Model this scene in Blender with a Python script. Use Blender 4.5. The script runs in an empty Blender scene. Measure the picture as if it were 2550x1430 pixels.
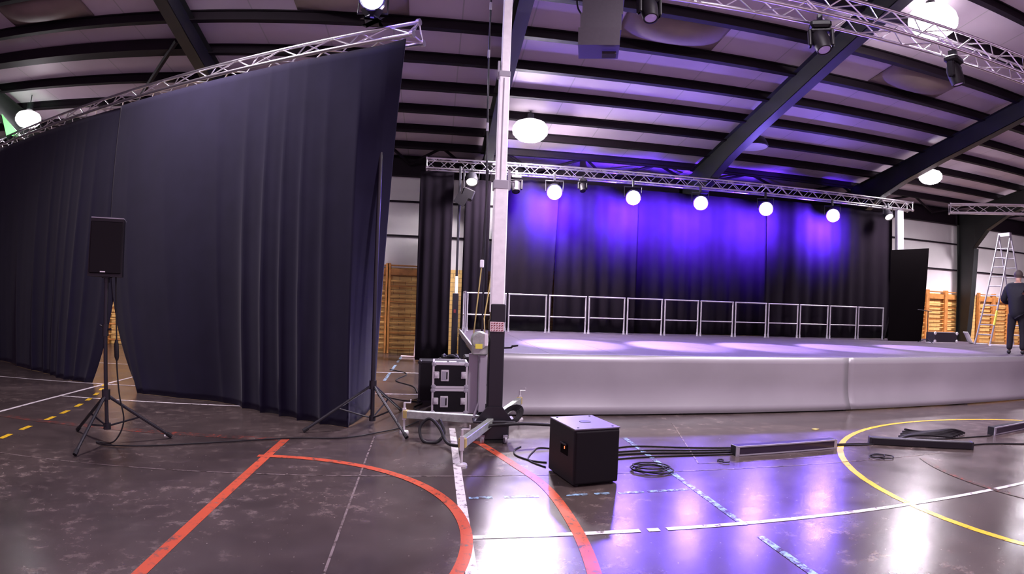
import bpy, math, random
from math import sin, cos, pi, radians, hypot
from mathutils import Vector, Matrix
random.seed(7)
SC = bpy.context.scene
COL = SC.collection

# ------------------------------------------------------------------ camera
cd = bpy.data.cameras.new('camera')
cam = bpy.data.objects.new('camera', cd)
COL.objects.link(cam)
SC.camera = cam
# wide phone lens with barrel distortion, fitted to the hall's straight lines
yaw, pitch, roll = -0.16144426777836263, -0.007264956289658399, -0.03265315007529487
Rz = Matrix.Rotation(yaw, 3, 'Z'); Rx = Matrix.Rotation(pitch, 3, 'X'); Ry = Matrix.Rotation(roll, 3, 'Y')
R = Rz @ Rx @ Ry
M = Matrix((R.col[0], R.col[2], -R.col[1])).transposed().to_4x4()
M.translation = Vector((0, 0, 1.5))
cam.matrix_world = M
cd.type = 'PANO'
cd.panorama_type = 'FISHEYE_LENS_POLYNOMIAL'
cd.sensor_width = 25.5
F_MM = 13.884393
cd.fisheye_fov = pi
cd.fisheye_polynomial_k0 = 0.0
cd.fisheye_polynomial_k1 = -1 / F_MM
cd.fisheye_polynomial_k2 = 0.0
cd.fisheye_polynomial_k3 = 0.26159982 / F_MM ** 3
cd.fisheye_polynomial_k4 = -0.16206592 / F_MM ** 4
cd.shift_x = -41.65 / 2550
cd.shift_y = 54.96 / 1430
cd.clip_end = 200

# ------------------------------------------------------------------ world, exposure
SC.view_settings.view_transform = 'Standard'
SC.view_settings.look = 'None'
SC.view_settings.gamma = 1.0
SC.view_settings.use_curve_mapping = False
SC.view_settings.exposure = 1.15
W = bpy.data.worlds.new('world')
SC.world = W
W.use_nodes = True
W.node_tree.nodes['Background'].inputs[0].default_value = (0.62, 0.38, 0.60, 1)
W.node_tree.nodes['Background'].inputs[1].default_value = 0.55


def light(name, kind, loc, power, color, radius=0.1, aim=None, angle=60, blend=0.6, parent=None):
    l = bpy.data.lights.new(name, kind)
    l.energy = power
    l.color = color
    l.shadow_soft_size = radius
    o = bpy.data.objects.new(name, l)
    COL.objects.link(o)
    o.location = loc
    if kind == 'SPOT':
        l.spot_size = radians(angle)
        l.spot_blend = blend
    if aim is not None:
        d = Vector(aim) - Vector(loc)
        o.rotation_euler = d.to_track_quat('-Z', 'Y').to_euler()
    return o


# power and colour of the hall and stage lamps, added ones too
HIGHBAY_DOWN = 330
HIGHBAY_SPILL = 8
HIGHBAY_COL = (1.0, 0.81, 0.98)
BLUE_COL = (0.20, 0.09, 1.0)
POOL_COL = (0.54, 0.34, 1.0)


# ------------------------------------------------------------------ materials
def mat(name, base, rough=0.6, metal=0.0, spec=0.5, noise=0.0, scale=8.0, bump=0.0, emit=None, estr=0.0, sheen=0.0, coat=0.0):
    m = bpy.data.materials.new(name)
    m.use_nodes = True
    nt = m.node_tree
    b = nt.nodes['Principled BSDF']
    b.inputs['Base Color'].default_value = (*base, 1)
    b.inputs['Roughness'].default_value = rough
    b.inputs['Metallic'].default_value = metal
    b.inputs['Specular IOR Level'].default_value = spec
    if sheen:
        b.inputs['Sheen Weight'].default_value = sheen
    if coat:
        b.inputs['Coat Weight'].default_value = coat
    if emit:
        b.inputs['Emission Color'].default_value = (*emit, 1)
        b.inputs['Emission Strength'].default_value = estr
    if noise or bump:
        tc = nt.nodes.new('ShaderNodeTexCoord')
        n = nt.nodes.new('ShaderNodeTexNoise')
        n.inputs['Scale'].default_value = scale
        n.inputs['Detail'].default_value = 6
        nt.links.new(tc.outputs['Object'], n.inputs['Vector'])
        if noise:
            r = nt.nodes.new('ShaderNodeValToRGB')
            r.color_ramp.elements[0].position = 0.3
            r.color_ramp.elements[1].position = 0.7
            r.color_ramp.elements[0].color = (*[c * (1 - noise) for c in base], 1)
            r.color_ramp.elements[1].color = (*[min(1, c * (1 + noise)) for c in base], 1)
            nt.links.new(n.outputs['Fac'], r.inputs['Fac'])
            nt.links.new(r.outputs['Color'], b.inputs['Base Color'])
        if bump:
            bp = nt.nodes.new('ShaderNodeBump')
            bp.inputs['Strength'].default_value = bump
            nt.links.new(n.outputs['Fac'], bp.inputs['Height'])
            nt.links.new(bp.outputs['Normal'], b.inputs['Normal'])
    return m


def floor_nodes(nt, b):
    """worn sealed concrete: broad patches, scuffs and pale flecks; returns (colour socket, roughness socket)"""
    N, L = nt.nodes.new, nt.links.new
    tc = N('ShaderNodeTexCoord')

    def noise(scale, detail=8, rough=0.6):
        n = N('ShaderNodeTexNoise')
        n.inputs['Scale'].default_value = scale
        n.inputs['Detail'].default_value = detail
        n.inputs['Roughness'].default_value = rough
        L(tc.outputs['Object'], n.inputs['Vector'])
        return n

    def ramp(src, p0, p1, c0=(0, 0, 0), c1=(1, 1, 1)):
        r = N('ShaderNodeValToRGB')
        r.color_ramp.elements[0].position = p0
        r.color_ramp.elements[1].position = p1
        r.color_ramp.elements[0].color = (*c0, 1)
        r.color_ramp.elements[1].color = (*c1, 1)
        L(src, r.inputs['Fac'])
        return r

    def mix(f, a, bb):
        x = N('ShaderNodeMix')
        x.data_type = 'RGBA'
        L(f, x.inputs['Factor'])
        for s, v in ((6, a), (7, bb)):
            if isinstance(v, tuple):
                x.inputs[s].default_value = (*v, 1)
            else:
                L(v, x.inputs[s])
        return x.outputs[2]
    base = ramp(noise(1.1, 8, .65).outputs['Fac'], .32, .7, (.042, .031, .029), (.088, .066, .059))
    n2 = noise(7, 10, .75)
    patch = ramp(noise(.55, 4).outputs['Fac'], .44, .64)
    scuff = ramp(n2.outputs['Fac'], .52, .68)
    m1 = N('ShaderNodeMath'); m1.operation = 'MULTIPLY'
    L(patch.outputs['Color'], m1.inputs[0]); L(scuff.outputs['Color'], m1.inputs[1])
    col = mix(m1.outputs[0], base.outputs['Color'], (.30, .235, .205))
    fleck = ramp(noise(38, 3, .5).outputs['Fac'], .71, .76)
    col = mix(fleck.outputs['Color'], col, (.34, .30, .27))
    rg = ramp(noise(2.3, 6).outputs['Fac'], .3, .7, (.19, .19, .19), (.28, .28, .28))
    return col, rg.outputs['Color'], n2


def make_floor_mat():
    m = bpy.data.materials.new('worn_sealed_floor')
    m.use_nodes = True
    nt = m.node_tree
    b = nt.nodes['Principled BSDF']
    col, rg, n2 = floor_nodes(nt, b)
    nt.links.new(col, b.inputs['Base Color'])
    nt.links.new(rg, b.inputs['Roughness'])
    bp = nt.nodes.new('ShaderNodeBump')
    bp.inputs['Strength'].default_value = 0.035
    bp.inputs['Distance'].default_value = 0.02
    nt.links.new(n2.outputs['Fac'], bp.inputs['Height'])
    nt.links.new(bp.outputs['Normal'], b.inputs['Normal'])
    b.inputs['Specular IOR Level'].default_value = 1.0
    return m


def make_paint_mat(name, color, wear):
    """floor paint, worn through to the floor where the noise is high"""
    m = bpy.data.materials.new(name)
    m.use_nodes = True
    nt = m.node_tree
    b = nt.nodes['Principled BSDF']
    col, rg, n2 = floor_nodes(nt, b)
    n = nt.nodes.new('ShaderNodeTexNoise')
    n.inputs['Scale'].default_value = 14
    n.inputs['Detail'].default_value = 8
    n.inputs['Roughness'].default_value = .7
    tc = nt.nodes.new('ShaderNodeTexCoord')
    nt.links.new(tc.outputs['Object'], n.inputs['Vector'])
    r = nt.nodes.new('ShaderNodeValToRGB')
    r.color_ramp.elements[0].position = 0.62 - wear * 0.34
    r.color_ramp.elements[1].position = 0.72 - wear * 0.30
    nt.links.new(n.outputs['Fac'], r.inputs['Fac'])
    x = nt.nodes.new('ShaderNodeMix')
    x.data_type = 'RGBA'
    nt.links.new(r.outputs['Color'], x.inputs['Factor'])
    x.inputs[6].default_value = (*color, 1)
    nt.links.new(col, x.inputs[7])
    nt.links.new(x.outputs[2], b.inputs['Base Color'])
    nt.links.new(rg, b.inputs['Roughness'])
    return m


def make_lower_wall_mat():
    m = bpy.data.materials.new('ochre_block_wall')
    m.use_nodes = True
    nt = m.node_tree
    b = nt.nodes['Principled BSDF']
    tc = nt.nodes.new('ShaderNodeTexCoord')
    mp = nt.nodes.new('ShaderNodeMapping')
    mp.inputs['Rotation'].default_value = (radians(90), 0, 0)
    br = nt.nodes.new('ShaderNodeTexBrick')
    br.inputs['Scale'].default_value = 1.0
    br.inputs['Brick Width'].default_value = .34
    br.inputs['Row Height'].default_value = .13
    br.inputs['Mortar Size'].default_value = .008
    br.inputs['Color1'].default_value = (.80, .55, .19, 1)
    br.inputs['Color2'].default_value = (.70, .45, .14, 1)
    br.inputs['Mortar'].default_value = (.38, .24, .09, 1)
    nt.links.new(tc.outputs['Object'], mp.inputs['Vector'])
    nt.links.new(mp.outputs['Vector'], br.inputs['Vector'])
    nt.links.new(br.outputs['Color'], b.inputs['Base Color'])
    b.inputs['Roughness'].default_value = .45
    return m


def make_ceiling_mat():
    """pale insulated roof sheets with a fine lap joint every 1.2 m"""
    m = bpy.data.materials.new('roof_sheet')
    m.use_nodes = True
    nt = m.node_tree
    b = nt.nodes['Principled BSDF']
    tc = nt.nodes.new('ShaderNodeTexCoord')
    sx = nt.nodes.new('ShaderNodeSeparateXYZ')
    nt.links.new(tc.outputs['Object'], sx.inputs[0])
    md = nt.nodes.new('ShaderNodeMath'); md.operation = 'PINGPONG'; md.inputs[1].default_value = .6
    nt.links.new(sx.outputs['X'], md.inputs[0])
    lt = nt.nodes.new('ShaderNodeMath'); lt.operation = 'LESS_THAN'; lt.inputs[1].default_value = .012
    nt.links.new(md.outputs[0], lt.inputs[0])
    n = nt.nodes.new('ShaderNodeTexNoise'); n.inputs['Scale'].default_value = .8; n.inputs['Detail'].default_value = 5
    nt.links.new(tc.outputs['Object'], n.inputs['Vector'])
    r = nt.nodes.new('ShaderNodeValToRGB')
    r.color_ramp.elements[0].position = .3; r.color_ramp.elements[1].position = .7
    r.color_ramp.elements[0].color = (.55, .45, .53, 1); r.color_ramp.elements[1].color = (.63, .53, .61, 1)  # mauve cast of the lights mixed into the sheet colour
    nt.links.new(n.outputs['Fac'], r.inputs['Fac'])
    x = nt.nodes.new('ShaderNodeMix'); x.data_type = 'RGBA'
    nt.links.new(lt.outputs[0], x.inputs['Factor'])
    nt.links.new(r.outputs['Color'], x.inputs[6]); x.inputs[7].default_value = (.42, .38, .40, 1)
    nt.links.new(x.outputs[2], b.inputs['Base Color'])
    b.inputs['Roughness'].default_value = .55
    return m


FLOOR = make_floor_mat()
P_WHITE = make_paint_mat('white_line_paint', (.78, .74, .74), .25)
P_ORANGE = make_paint_mat('orange_line_paint', (.54, .095, .045), .25)
P_RED = make_paint_mat('faded_red_line_paint', (.30, .055, .035), .75)
P_YELLOW = make_paint_mat('yellow_line_paint', (.78, .50, .03), .15)
P_BLUE = make_paint_mat('pale_blue_line_paint', (.30, .52, .72), .55)
P_FAINT = make_paint_mat('faint_joint', (.22, .18, .17), .45)
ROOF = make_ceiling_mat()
STEEL = mat('dark_roof_steel', (.008, .004, .008), .65, spec=.2, noise=.2, scale=3)
STEEL_D = mat('dark_column_steel', (.012, .014, .013), .5, noise=.2, scale=3)
PANEL = mat('white_wall_panel', (.72, .70, .68), .5, noise=.05, scale=1.5)
WALLP = mat('rear_wall_paint', (.35, .30, .34), .8, noise=.1, scale=1)
OCHRE = make_lower_wall_mat()
WOOD = mat('varnished_beech', (.52, .23, .06), .35, noise=.25, scale=6)
WOOD_L = mat('pale_rung_wood', (.72, .44, .14), .35, noise=.2, scale=6)
ALU = mat('truss_aluminium', (.84, .82, .86), .28, 1.0)
ALU_D = mat('mast_aluminium', (.93, .92, .93), .5, .0, noise=.06, scale=14)
ALU_C = mat('dull_case_aluminium', (.68, .67, .68), .42, .4)
ALU_R = mat('dull_rail_aluminium', (.46, .44, .47), .45, .5)
GALV = mat('galvanised_steel', (.42, .47, .42), .45, .6, noise=.2, scale=20)
BLACK = mat('black_plastic', (.010, .008, .011), .5, spec=.35, noise=.1, scale=20)
BLACKM = mat('black_metal', (.018, .017, .022), .4, .2)
GRILLE = mat('black_grille', (.006, .004, .006), .75, spec=.25, bump=.4, scale=260)
TOP_SHEEN = mat('black_top_painted_sheen', (.10, .085, .11), .36, spec=1.0)  # ceiling sheen put partly into the colour, lighter than the black cabinet
CLOTH = mat('black_molton', (.0105, .0088, .024), .95, spec=.12, noise=.12, scale=3, sheen=.08)
CLOTH2 = mat('black_stage_drape', (.0058, .0036, .0070), .95, spec=.1, noise=.12, scale=3)
FLAT = mat('matt_black_board', (.0025, .0015, .002), .9, spec=.05)
DECK = mat('stage_plywood_deck', (.058, .044, .062), .7, spec=.2, noise=.15, scale=2.0)
SKIRT = mat('silver_skirt_vinyl', (.37, .365, .375), .42, .4, noise=.06, scale=1.2)
RUBBER = mat('black_cable_rubber', (.012, .011, .013), .65, spec=.3)
CASEB = mat('black_case_laminate', (.008, .007, .009), .45, spec=.25, bump=.1, scale=120)
WHITE = mat('white_paint', (.80, .78, .78), .4)
LABELW = mat('label_white', (.82, .80, .82), .5)
YEL = mat('yellow_strap', (.45, .36, .12), .7)
YLAB = mat('yellow_label', (.85, .80, .10), .5)
PINKL = mat('pale_warning_plate', (.80, .62, .62), .5)
DARKRED = mat('dark_red_print', (.22, .03, .03), .5)
BROWN = mat('brown_rooflight', (.21, .155, .14), .6, noise=.15, scale=2)
LENSD = mat('dark_lens_glass', (.03, .02, .04), .2, spec=.5)
LENSW = mat('pale_lens_glass', (.75, .74, .78), .15)
GREYP = mat('grey_paint', (.34, .33, .37), .45)
GREYC = mat('grey_cabinet', (.038, .030, .042), .6, noise=.08, scale=30)
SKIN = mat('skin', (.48, .29, .21), .5)
HAIR = mat('grey_brown_hair', (.06, .045, .04), .7)
NAVY = mat('navy_jacket', (.0045, .005, .012), .8, noise=.1, scale=20)
TROU = mat('dark_trousers', (.006, .005, .011), .85)
SHOE = mat('black_shoes', (.010, .010, .012), .5)
GREENBEAM = mat('pale_green_beam', (.60, .80, .52), .5)
LED_BLUE = mat('lit_blue_lens', (.2, .1, .6), .3, emit=(.30, .20, 1.0), estr=120)
LED_WHITE = mat('lit_lamp_globe', (.9, .9, .9), .3, emit=(1.0, .92, 1.0), estr=60)
LED_WHITE_STRONG = mat('strongly_lit_lamp_globe', (.9, .9, .9), .3, emit=(1.0, .90, 1.0), estr=260)
LED_WHITE_FAR = mat('lit_lamp_globe_far', (.9, .9, .9), .3, emit=(1.0, .92, 1.0), estr=115)
LED_SHADE = mat('glowing_lamp_shade', (.9, .9, .9), .4, emit=(1.0, .93, 1.0), estr=1.5)
LED_SPOT = mat('lit_spot_lens', (.9, .9, .9), .3, emit=(.72, .72, 1.0), estr=30)
LED_WARM = mat('lit_warm_lens', (.9, .9, .9), .3, emit=(1.0, .82, .86), estr=1.3)
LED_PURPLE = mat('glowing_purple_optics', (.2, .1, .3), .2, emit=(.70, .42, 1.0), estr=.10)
LED_ORANGE = mat('orange_indicator', (.5, .1, .05), .3, emit=(1, .25, .1), estr=.6)


# ------------------------------------------------------------------ mesh helpers
class MB:
    def __init__(s):
        s.v, s.f = [], []

    def add(s, vs, fs):
        o = len(s.v)
        s.v += [tuple(p) for p in vs]
        s.f += [tuple(i + o for i in f) for f in fs]
        return s

    def box(s, c, d, rz=0.0, rot=None, bev=0.0):
        """centre c, full size d; bev chamfers the vertical and horizontal edges slightly"""
        hx, hy, hz = d[0] / 2, d[1] / 2, d[2] / 2
        mt = rot if rot is not None else Matrix.Rotation(rz, 3, 'Z')
        c = Vector(c)
        if bev <= 0:
            vs = [Vector((x, y, z)) for z in (-hz, hz) for y in (-hy, hy) for x in (-hx, hx)]
            fs = [(0, 2, 3, 1), (4, 5, 7, 6), (0, 1, 5, 4), (2, 6, 7, 3), (0, 4, 6, 2), (1, 3, 7, 5)]
        else:
            b = min(bev, hx * .9, hy * .9, hz * .9)
            vs, fs = [], []

            def ring(ix, iy, z):
                r = [(-ix + b, -iy), (ix - b, -iy), (ix, -iy + b), (ix, iy - b), (ix - b, iy), (-ix + b, iy), (-ix, iy - b), (-ix, -iy + b)]
                return [Vector((p[0], p[1], z)) for p in r]
            for ix, iy, z in ((hx - b, hy - b, -hz), (hx, hy, -hz + b), (hx, hy, hz - b), (hx - b, hy - b, hz)):
                vs += ring(ix, iy, z)
            for k in range(3):
                for i in range(8):
                    j = (i + 1) % 8
                    fs.append((k * 8 + i, k * 8 + j, k * 8 + 8 + j, k * 8 + 8 + i))
            fs.append(tuple(range(7, -1, -1)))
            fs.append(tuple(range(24, 32)))
        return s.add([c + mt @ p for p in vs], fs)

    def tube(s, pts, r, n=8, cap=True, closed=False):
        P = [Vector(p) for p in pts]
        m = len(P)
        rs = r if isinstance(r, (list, tuple)) else [r] * m
        T = []
        for i in range(m):
            if closed:
                t = (P[(i + 1) % m] - P[i - 1])
            else:
                t = P[min(i + 1, m - 1)] - P[max(i - 1, 0)]
            T.append(t.normalized() if t.length > 1e-9 else Vector((0, 0, 1)))
        a = Vector((0, 0, 1)) if abs(T[0].z) < .9 else Vector((1, 0, 0))
        u = (a - T[0] * a.dot(T[0])).normalized()
        vs, fs = [], []
        for i in range(m):
            u = (u - T[i] * u.dot(T[i]))
            u = u.normalized() if u.length > 1e-6 else Vector((1, 0, 0))
            w = T[i].cross(u)
            k = 1.0
            if 0 < i < m - 1 and not closed:
                d = (P[i] - P[i - 1]).normalized().dot(T[i])
                k = 1 / max(d, .5)
            for j in range(n):
                an = 2 * pi * (j + .5) / n
                vs.append(P[i] + (u * cos(an) + w * sin(an)) * rs[i] * (k if k < 1.4 else 1.4))
        for i in range(m if closed else m - 1):
            for j in range(n):
                a0, b0 = i * n + j, i * n + (j + 1) % n
                i2 = (i + 1) % m
                fs.append((a0, b0, i2 * n + (j + 1) % n, i2 * n + j))
        if cap and not closed:
            fs.append(tuple(range(n - 1, -1, -1)))
            fs.append(tuple((m - 1) * n + j for j in range(n)))
        return s.add(vs, fs)

    def lathe(s, prof, c=(0, 0, 0), axis=(0, 0, 1), n=24):
        """prof: list of (radius, height along axis)"""
        ax = Vector(axis).normalized()
        q = Vector((0, 0, 1)).rotation_difference(ax)
        c = Vector(c)
        vs, fs = [], []
        for r, h in prof:
            for j in range(n):
                a = 2 * pi * j / n
                vs.append(c + q @ Vector((r * cos(a), r * sin(a), h)))
        for i in range(len(prof) - 1):
            for j in range(n):
                k = (j + 1) % n
                fs.append((i * n + j, i * n + k, (i + 1) * n + k, (i + 1) * n + j))
        if prof[0][0] > 1e-4:
            fs.append(tuple(range(n - 1, -1, -1)))
        if prof[-1][0] > 1e-4:
            fs.append(tuple((len(prof) - 1) * n + j for j in range(n)))
        return s.add(vs, fs)

    def prism(s, poly, d, origin=(0, 0, 0), ax=(1, 0, 0), ay=(0, 0, 1), az=(0, 1, 0)):
        """polygon in (ax, ay), extruded d along az"""
        o, ax, ay, az = Vector(origin), Vector(ax), Vector(ay), Vector(az)
        n = len(poly)
        vs = [o + ax * p[0] + ay * p[1] for p in poly] + [o + ax * p[0] + ay * p[1] + az * d for p in poly]
        fs = [tuple(range(n)), tuple(range(2 * n - 1, n - 1, -1))]
        for i in range(n):
            j = (i + 1) % n
            fs.append((i, i + n, j + n, j))
        return s.add(vs, fs)

    def grid(s, P):
        """P[i][j] points"""
        nj = len(P[0])
        vs = [p for row in P for p in row]
        fs = [(i * nj + j, (i + 1) * nj + j, (i + 1) * nj + j + 1, i * nj + j + 1) for i in range(len(P) - 1) for j in range(nj - 1)]
        return s.add(vs, fs)

    def ribbon(s, pts, w, z):
        P = [Vector((p[0], p[1], z)) for p in pts]
        L, Rr = [], []
        for i in range(len(P)):
            t = (P[min(i + 1, len(P) - 1)] - P[max(i - 1, 0)]).normalized()
            nrm = Vector((-t.y, t.x, 0))
            L.append(P[i] + nrm * w / 2)
            Rr.append(P[i] - nrm * w / 2)
        return s.grid([L, Rr])


def obj(name, mb, m, parent=None, smooth=False, solid=0.0):
    me = bpy.data.meshes.new(name)
    org = Vector((0, 0, 0))
    if parent is not None:
        org = world_loc(parent)
    elif mb.v:
        xs, ys, zs = zip(*mb.v)
        org = Vector(((min(xs) + max(xs)) / 2, (min(ys) + max(ys)) / 2, min(zs)))
    me.from_pydata([Vector(p) - org for p in mb.v], [], mb.f)
    me.materials.append(m)
    me.validate()
    import bmesh
    bm = bmesh.new()
    bm.from_mesh(me)
    bmesh.ops.recalc_face_normals(bm, faces=bm.faces)
    bm.to_mesh(me)
    bm.free()
    if smooth:
        for p in me.polygons:
            p.use_smooth = True
        if smooth != 'all':
            me.set_sharp_from_angle(angle=radians(40))
    o = bpy.data.objects.new(name, me)
    COL.objects.link(o)
    o.parent = parent
    if parent is None:
        o.location = org
    if solid:
        md = o.modifiers.new('thickness', 'SOLIDIFY')
        md.thickness = solid
        md.offset = 0
    return o


def world_loc(o):
    v = Vector(o.location)
    p = o.parent
    while p is not None:
        v = v + Vector(p.location)
        p = p.parent
    return v


def thing(name, loc, label, cat, group=None):
    o = bpy.data.objects.new(name, None)
    o.empty_display_size = .1
    COL.objects.link(o)
    o.location = loc
    return tag(o, label, cat, group)


def tag(o, label, cat, group=None):
    o['label'] = label
    o['category'] = cat
    if group:
        o['group'] = group
    return o


TRIM = [0]


def struct(name, mb, m, parent=None, **k):
    if name == 'trim':
        TRIM[0] += 1
        name = 'trim_%d' % TRIM[0]
    o = obj(name, mb, m, parent, **k)
    if parent is None:
        o['kind'] = 'structure'
    return o


def copy_thing(root, loc, label, rz=None):
    def rec(o, par):
        c = o.copy()
        COL.objects.link(c)
        if par is not None:
            c.parent = par
        for ch in [x for x in bpy.data.objects if x.parent == o]:
            rec(ch, c)
        return c
    c = rec(root, None)
    c.location = loc
    if rz is not None:
        c.rotation_euler = (0, 0, rz)
    c['label'] = label
    return c


def smoothpts(pts, sub=6):
    """Catmull-Rom through the points"""
    P = [Vector(p) for p in pts]
    out = []
    for i in range(len(P) - 1):
        p0, p1, p2, p3 = P[max(i - 1, 0)], P[i], P[i + 1], P[min(i + 2, len(P) - 1)]
        for k in range(sub):
            t = k / sub
            out.append(.5 * ((2 * p1) + (p2 - p0) * t + (2 * p0 - 5 * p1 + 4 * p2 - p3) * t * t + (3 * p1 - p0 - 3 * p2 + p3) * t ** 3))
    out.append(P[-1])
    return out


# ------------------------------------------------------------------ the hall
def roofz(y):
    return 7.195 - .0957 * y          # purlin centre line


XL, XR, YB, YW = -20.0, 30.0, -4.0, 16.3
floor_mb = MB().grid([[Vector((x, y, 0)) for y in (YB, YW + .2)] for x in (XL, XR)])
FL = struct('floor', floor_mb, FLOOR)


def line(name, mb, m):
    o = obj(name, mb, m, FL)
    return o


Z0 = .0025


def seg(x0, y0, x1, y1, w, m, z=Z0, name='court_line', gaps=(), n=2):
    """a straight painted line, left out inside the gaps (fractions)"""
    mb = MB()
    cuts = [0.0]
    for a, b in gaps:
        cuts += [a, b]
    cuts.append(1.0)
    for i in range(0, len(cuts), 2):
        a, b = cuts[i], cuts[i + 1]
        mb.ribbon([(x0 + (x1 - x0) * a, y0 + (y1 - y0) * a), (x0 + (x1 - x0) * b, y0 + (y1 - y0) * b)], w, z)
    return line(name, mb, m)


def arc(c, r, a0, a1, w, m, z=Z0, name='court_line'):
    pts = [(c[0] + r * cos(radians(a0 + (a1 - a0) * i / 60)), c[1] + r * sin(radians(a0 + (a1 - a0) * i / 60))) for i in range(61)]
    return line(name, MB().ribbon(pts, w, z), m)


seg(.205, 6.65, .22, 1.0, .07, P_WHITE)
seg(.25, 3.485, 9.5, 3.47, .052, P_WHITE, z=.003, gaps=((.122, .128), (.137, .143)))
seg(-1.575, 6.05, -1.60, 1.0, .085, P_ORANGE)
arc((-1.60, 3.53), 1.815, 92, -62, .078, P_ORANGE, z=.0035)
seg(-7.5, 6.45, -1.6, 6.0, .13, P_RED, z=.002)
line('court_line', MB().ribbon(smoothpts([(.42, 6.0, 0), (.5, 5.87, 0), (.71, 5.22, 0), (.91, 4.49, 0), (.955, 3.69, 0), (.90, 2.92, 0), (.72, 1.9, 0)]), .085, .0035), P_ORANGE)
arc((6.85, 3.25), 3.13, -60, 250, .068, P_YELLOW, z=.002)
seg(2.165, 6.1, 2.14, 1.0, .055, P_BLUE, gaps=((.17, .18), (.52, .56)))
seg(.27, 4.225, 2.1, 4.27, .045, P_BLUE, z=.002, gaps=((.1, .15), (.3, .42), (.52, .55), (.62, .66), (.78, .8)))
seg(-5.43, 1.5, -5.43, 14.0, .06, P_WHITE)
seg(-5.43, 7.84, -.9, 7.74, .05, P_WHITE, z=.003)
seg(-9.0, 9.12, .3, 9.08, .05, P_WHITE, z=.003)
seg(-9.0, 11.8, .3, 11.8, .05, P_WHITE, z=.003)
seg(-.96, 10.6, -.94, 15.4, .06, P_BLUE, gaps=((.25, .33), (.55, .66)))
arc((6.9, 3.6), 2.1, 150, 200, .06, P_RED, z=.004)
seg(-12, 4.83, 5.5, 4.76, .016, P_FAINT, z=.002, name='floor_joint')
seg(-.66, 6.2, -.55, 1.0, .016, P_FAINT, z=.002, name='floor_joint')
seg(3.1, 6.9, 2.55, 5.0, .016, P_FAINT, z=.002, name='floor_joint')
seg(2.55, 5.0, 4.0, 5.0, .016, P_FAINT, z=.002, name='floor_joint')
dash = MB()
dd = [(-4.40, 4.95), (-4.46, 5.38), (-4.52, 5.82), (-4.58, 6.39), (-4.64, 6.79), (-4.74, 7.27), (-4.87, 7.73), (-5.02, 8.17), (-5.19, 8.6), (-5.38, 9.0)]
for i, p in enumerate(dd):
    q = dd[min(i + 1, len(dd) - 1)]; o_ = dd[max(i - 1, 0)]
    t = Vector((q[0] - o_[0], q[1] - o_[1])).normalized() * .11
    dash.ribbon([(p[0] - t.x, p[1] - t.y), (p[0] + t.x, p[1] + t.y)], .065, .003)
line('dashed_court_line', dash, P_YELLOW)

# roof
RT = .10
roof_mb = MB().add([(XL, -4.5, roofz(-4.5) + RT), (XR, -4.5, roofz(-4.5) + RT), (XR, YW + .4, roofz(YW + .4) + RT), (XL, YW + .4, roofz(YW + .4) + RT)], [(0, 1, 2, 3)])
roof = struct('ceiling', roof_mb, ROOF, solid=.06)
PY = [15.2 - 1.16 * k for k in range(-1, 17)]
for y in PY:
    z = roofz(y)
    mb = MB()
    mb.box(((XL + XR) / 2, y, z + .07), (XR - XL, .13, .03))
    mb.box(((XL + XR) / 2, y, z - .01), (XR - XL, .035, .17))
    mb.box(((XL + XR) / 2, y, z - .10), (XR - XL, .13, .03))
    struct('trim', mb, STEEL)
RAFT = [(-14.4, 8, -16.0, 16.2), (-10.0, 8, -11.0, 16.2), (-4.42, 8, -4.98, 16.2), (1.08, 8, 1.12, 16.2), (6.55, 8, 7.40, 16.2), (12.02, 8, 13.15, 16.2), (17.6, 8, 19.2, 16.2), (23.2, 8, 25.2, 16.2)]
for xa, ya, xb, yb in RAFT:
    def X(y):
        return xa + (xb - xa) * (y - ya) / (yb - ya)
    mb = MB()
    # tapered rafter: web with bottom flange, deeper in the haunch at the wall, and a tapered column
    ys = [-4.2, 2, 8, 11, 12.5, 13.6, 14.6, 15.35]
    dep = [.42, .42, .44, .5, .58, .72, .98, 1.5]
    top, bot = [], []
    for y, d in zip(ys, dep):
        top.append(Vector((X(y), y, roofz(y) - .10)))
        bot.append(Vector((X(y), y, roofz(y) - .10 - d)))
    for dx in (-.012, .012):
        mb.grid([[p + Vector((dx, 0, 0)) for p in top], [p + Vector((dx, 0, 0)) for p in bot]])
    fw = .11
    mb.grid([[p + Vector((-fw, 0, 0)) for p in bot], [p + Vector((fw, 0, 0)) for p in bot]])
    mb.grid([[p + Vector((-fw, 0, .02)) for p in bot], [p + Vector((fw, 0, .02)) for p in bot]])
    mb.grid([[p + Vector((-fw, 0, 0)) for p in top], [p + Vector((fw, 0, 0)) for p in top]])
    # column
    poly = [(15.35, roofz(15.35) - 1.6), (15.72, 0), (16.15, 0), (16.15, roofz(16.15) - .1), (15.35, roofz(15.35) - .1)]
    mb.prism([(p[0], p[1]) for p in poly], .03, origin=(X(15.8) - .015, 0, 0), ax=(0, 1, 0), ay=(0, 0, 1), az=(1, 0, 0))
    mb.add([(X(15.8) + a, y, z) for a in (-.13, .13) for y, z in ((15.33, roofz(15.35) - 1.6), (15.70, 0), (15.73, 0), (15.36, roofz(15.35) - 1.6))], [(0, 1, 5, 4), (1, 2, 6, 5), (2, 3, 7, 6), (3, 0, 4, 7), (0, 1, 2, 3), (4, 5, 6, 7)])
    mb.box((X(15.8), 16.14, 2.75), (.26, .03, 5.5))
    struct('trim', mb, STEEL_D)
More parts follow.
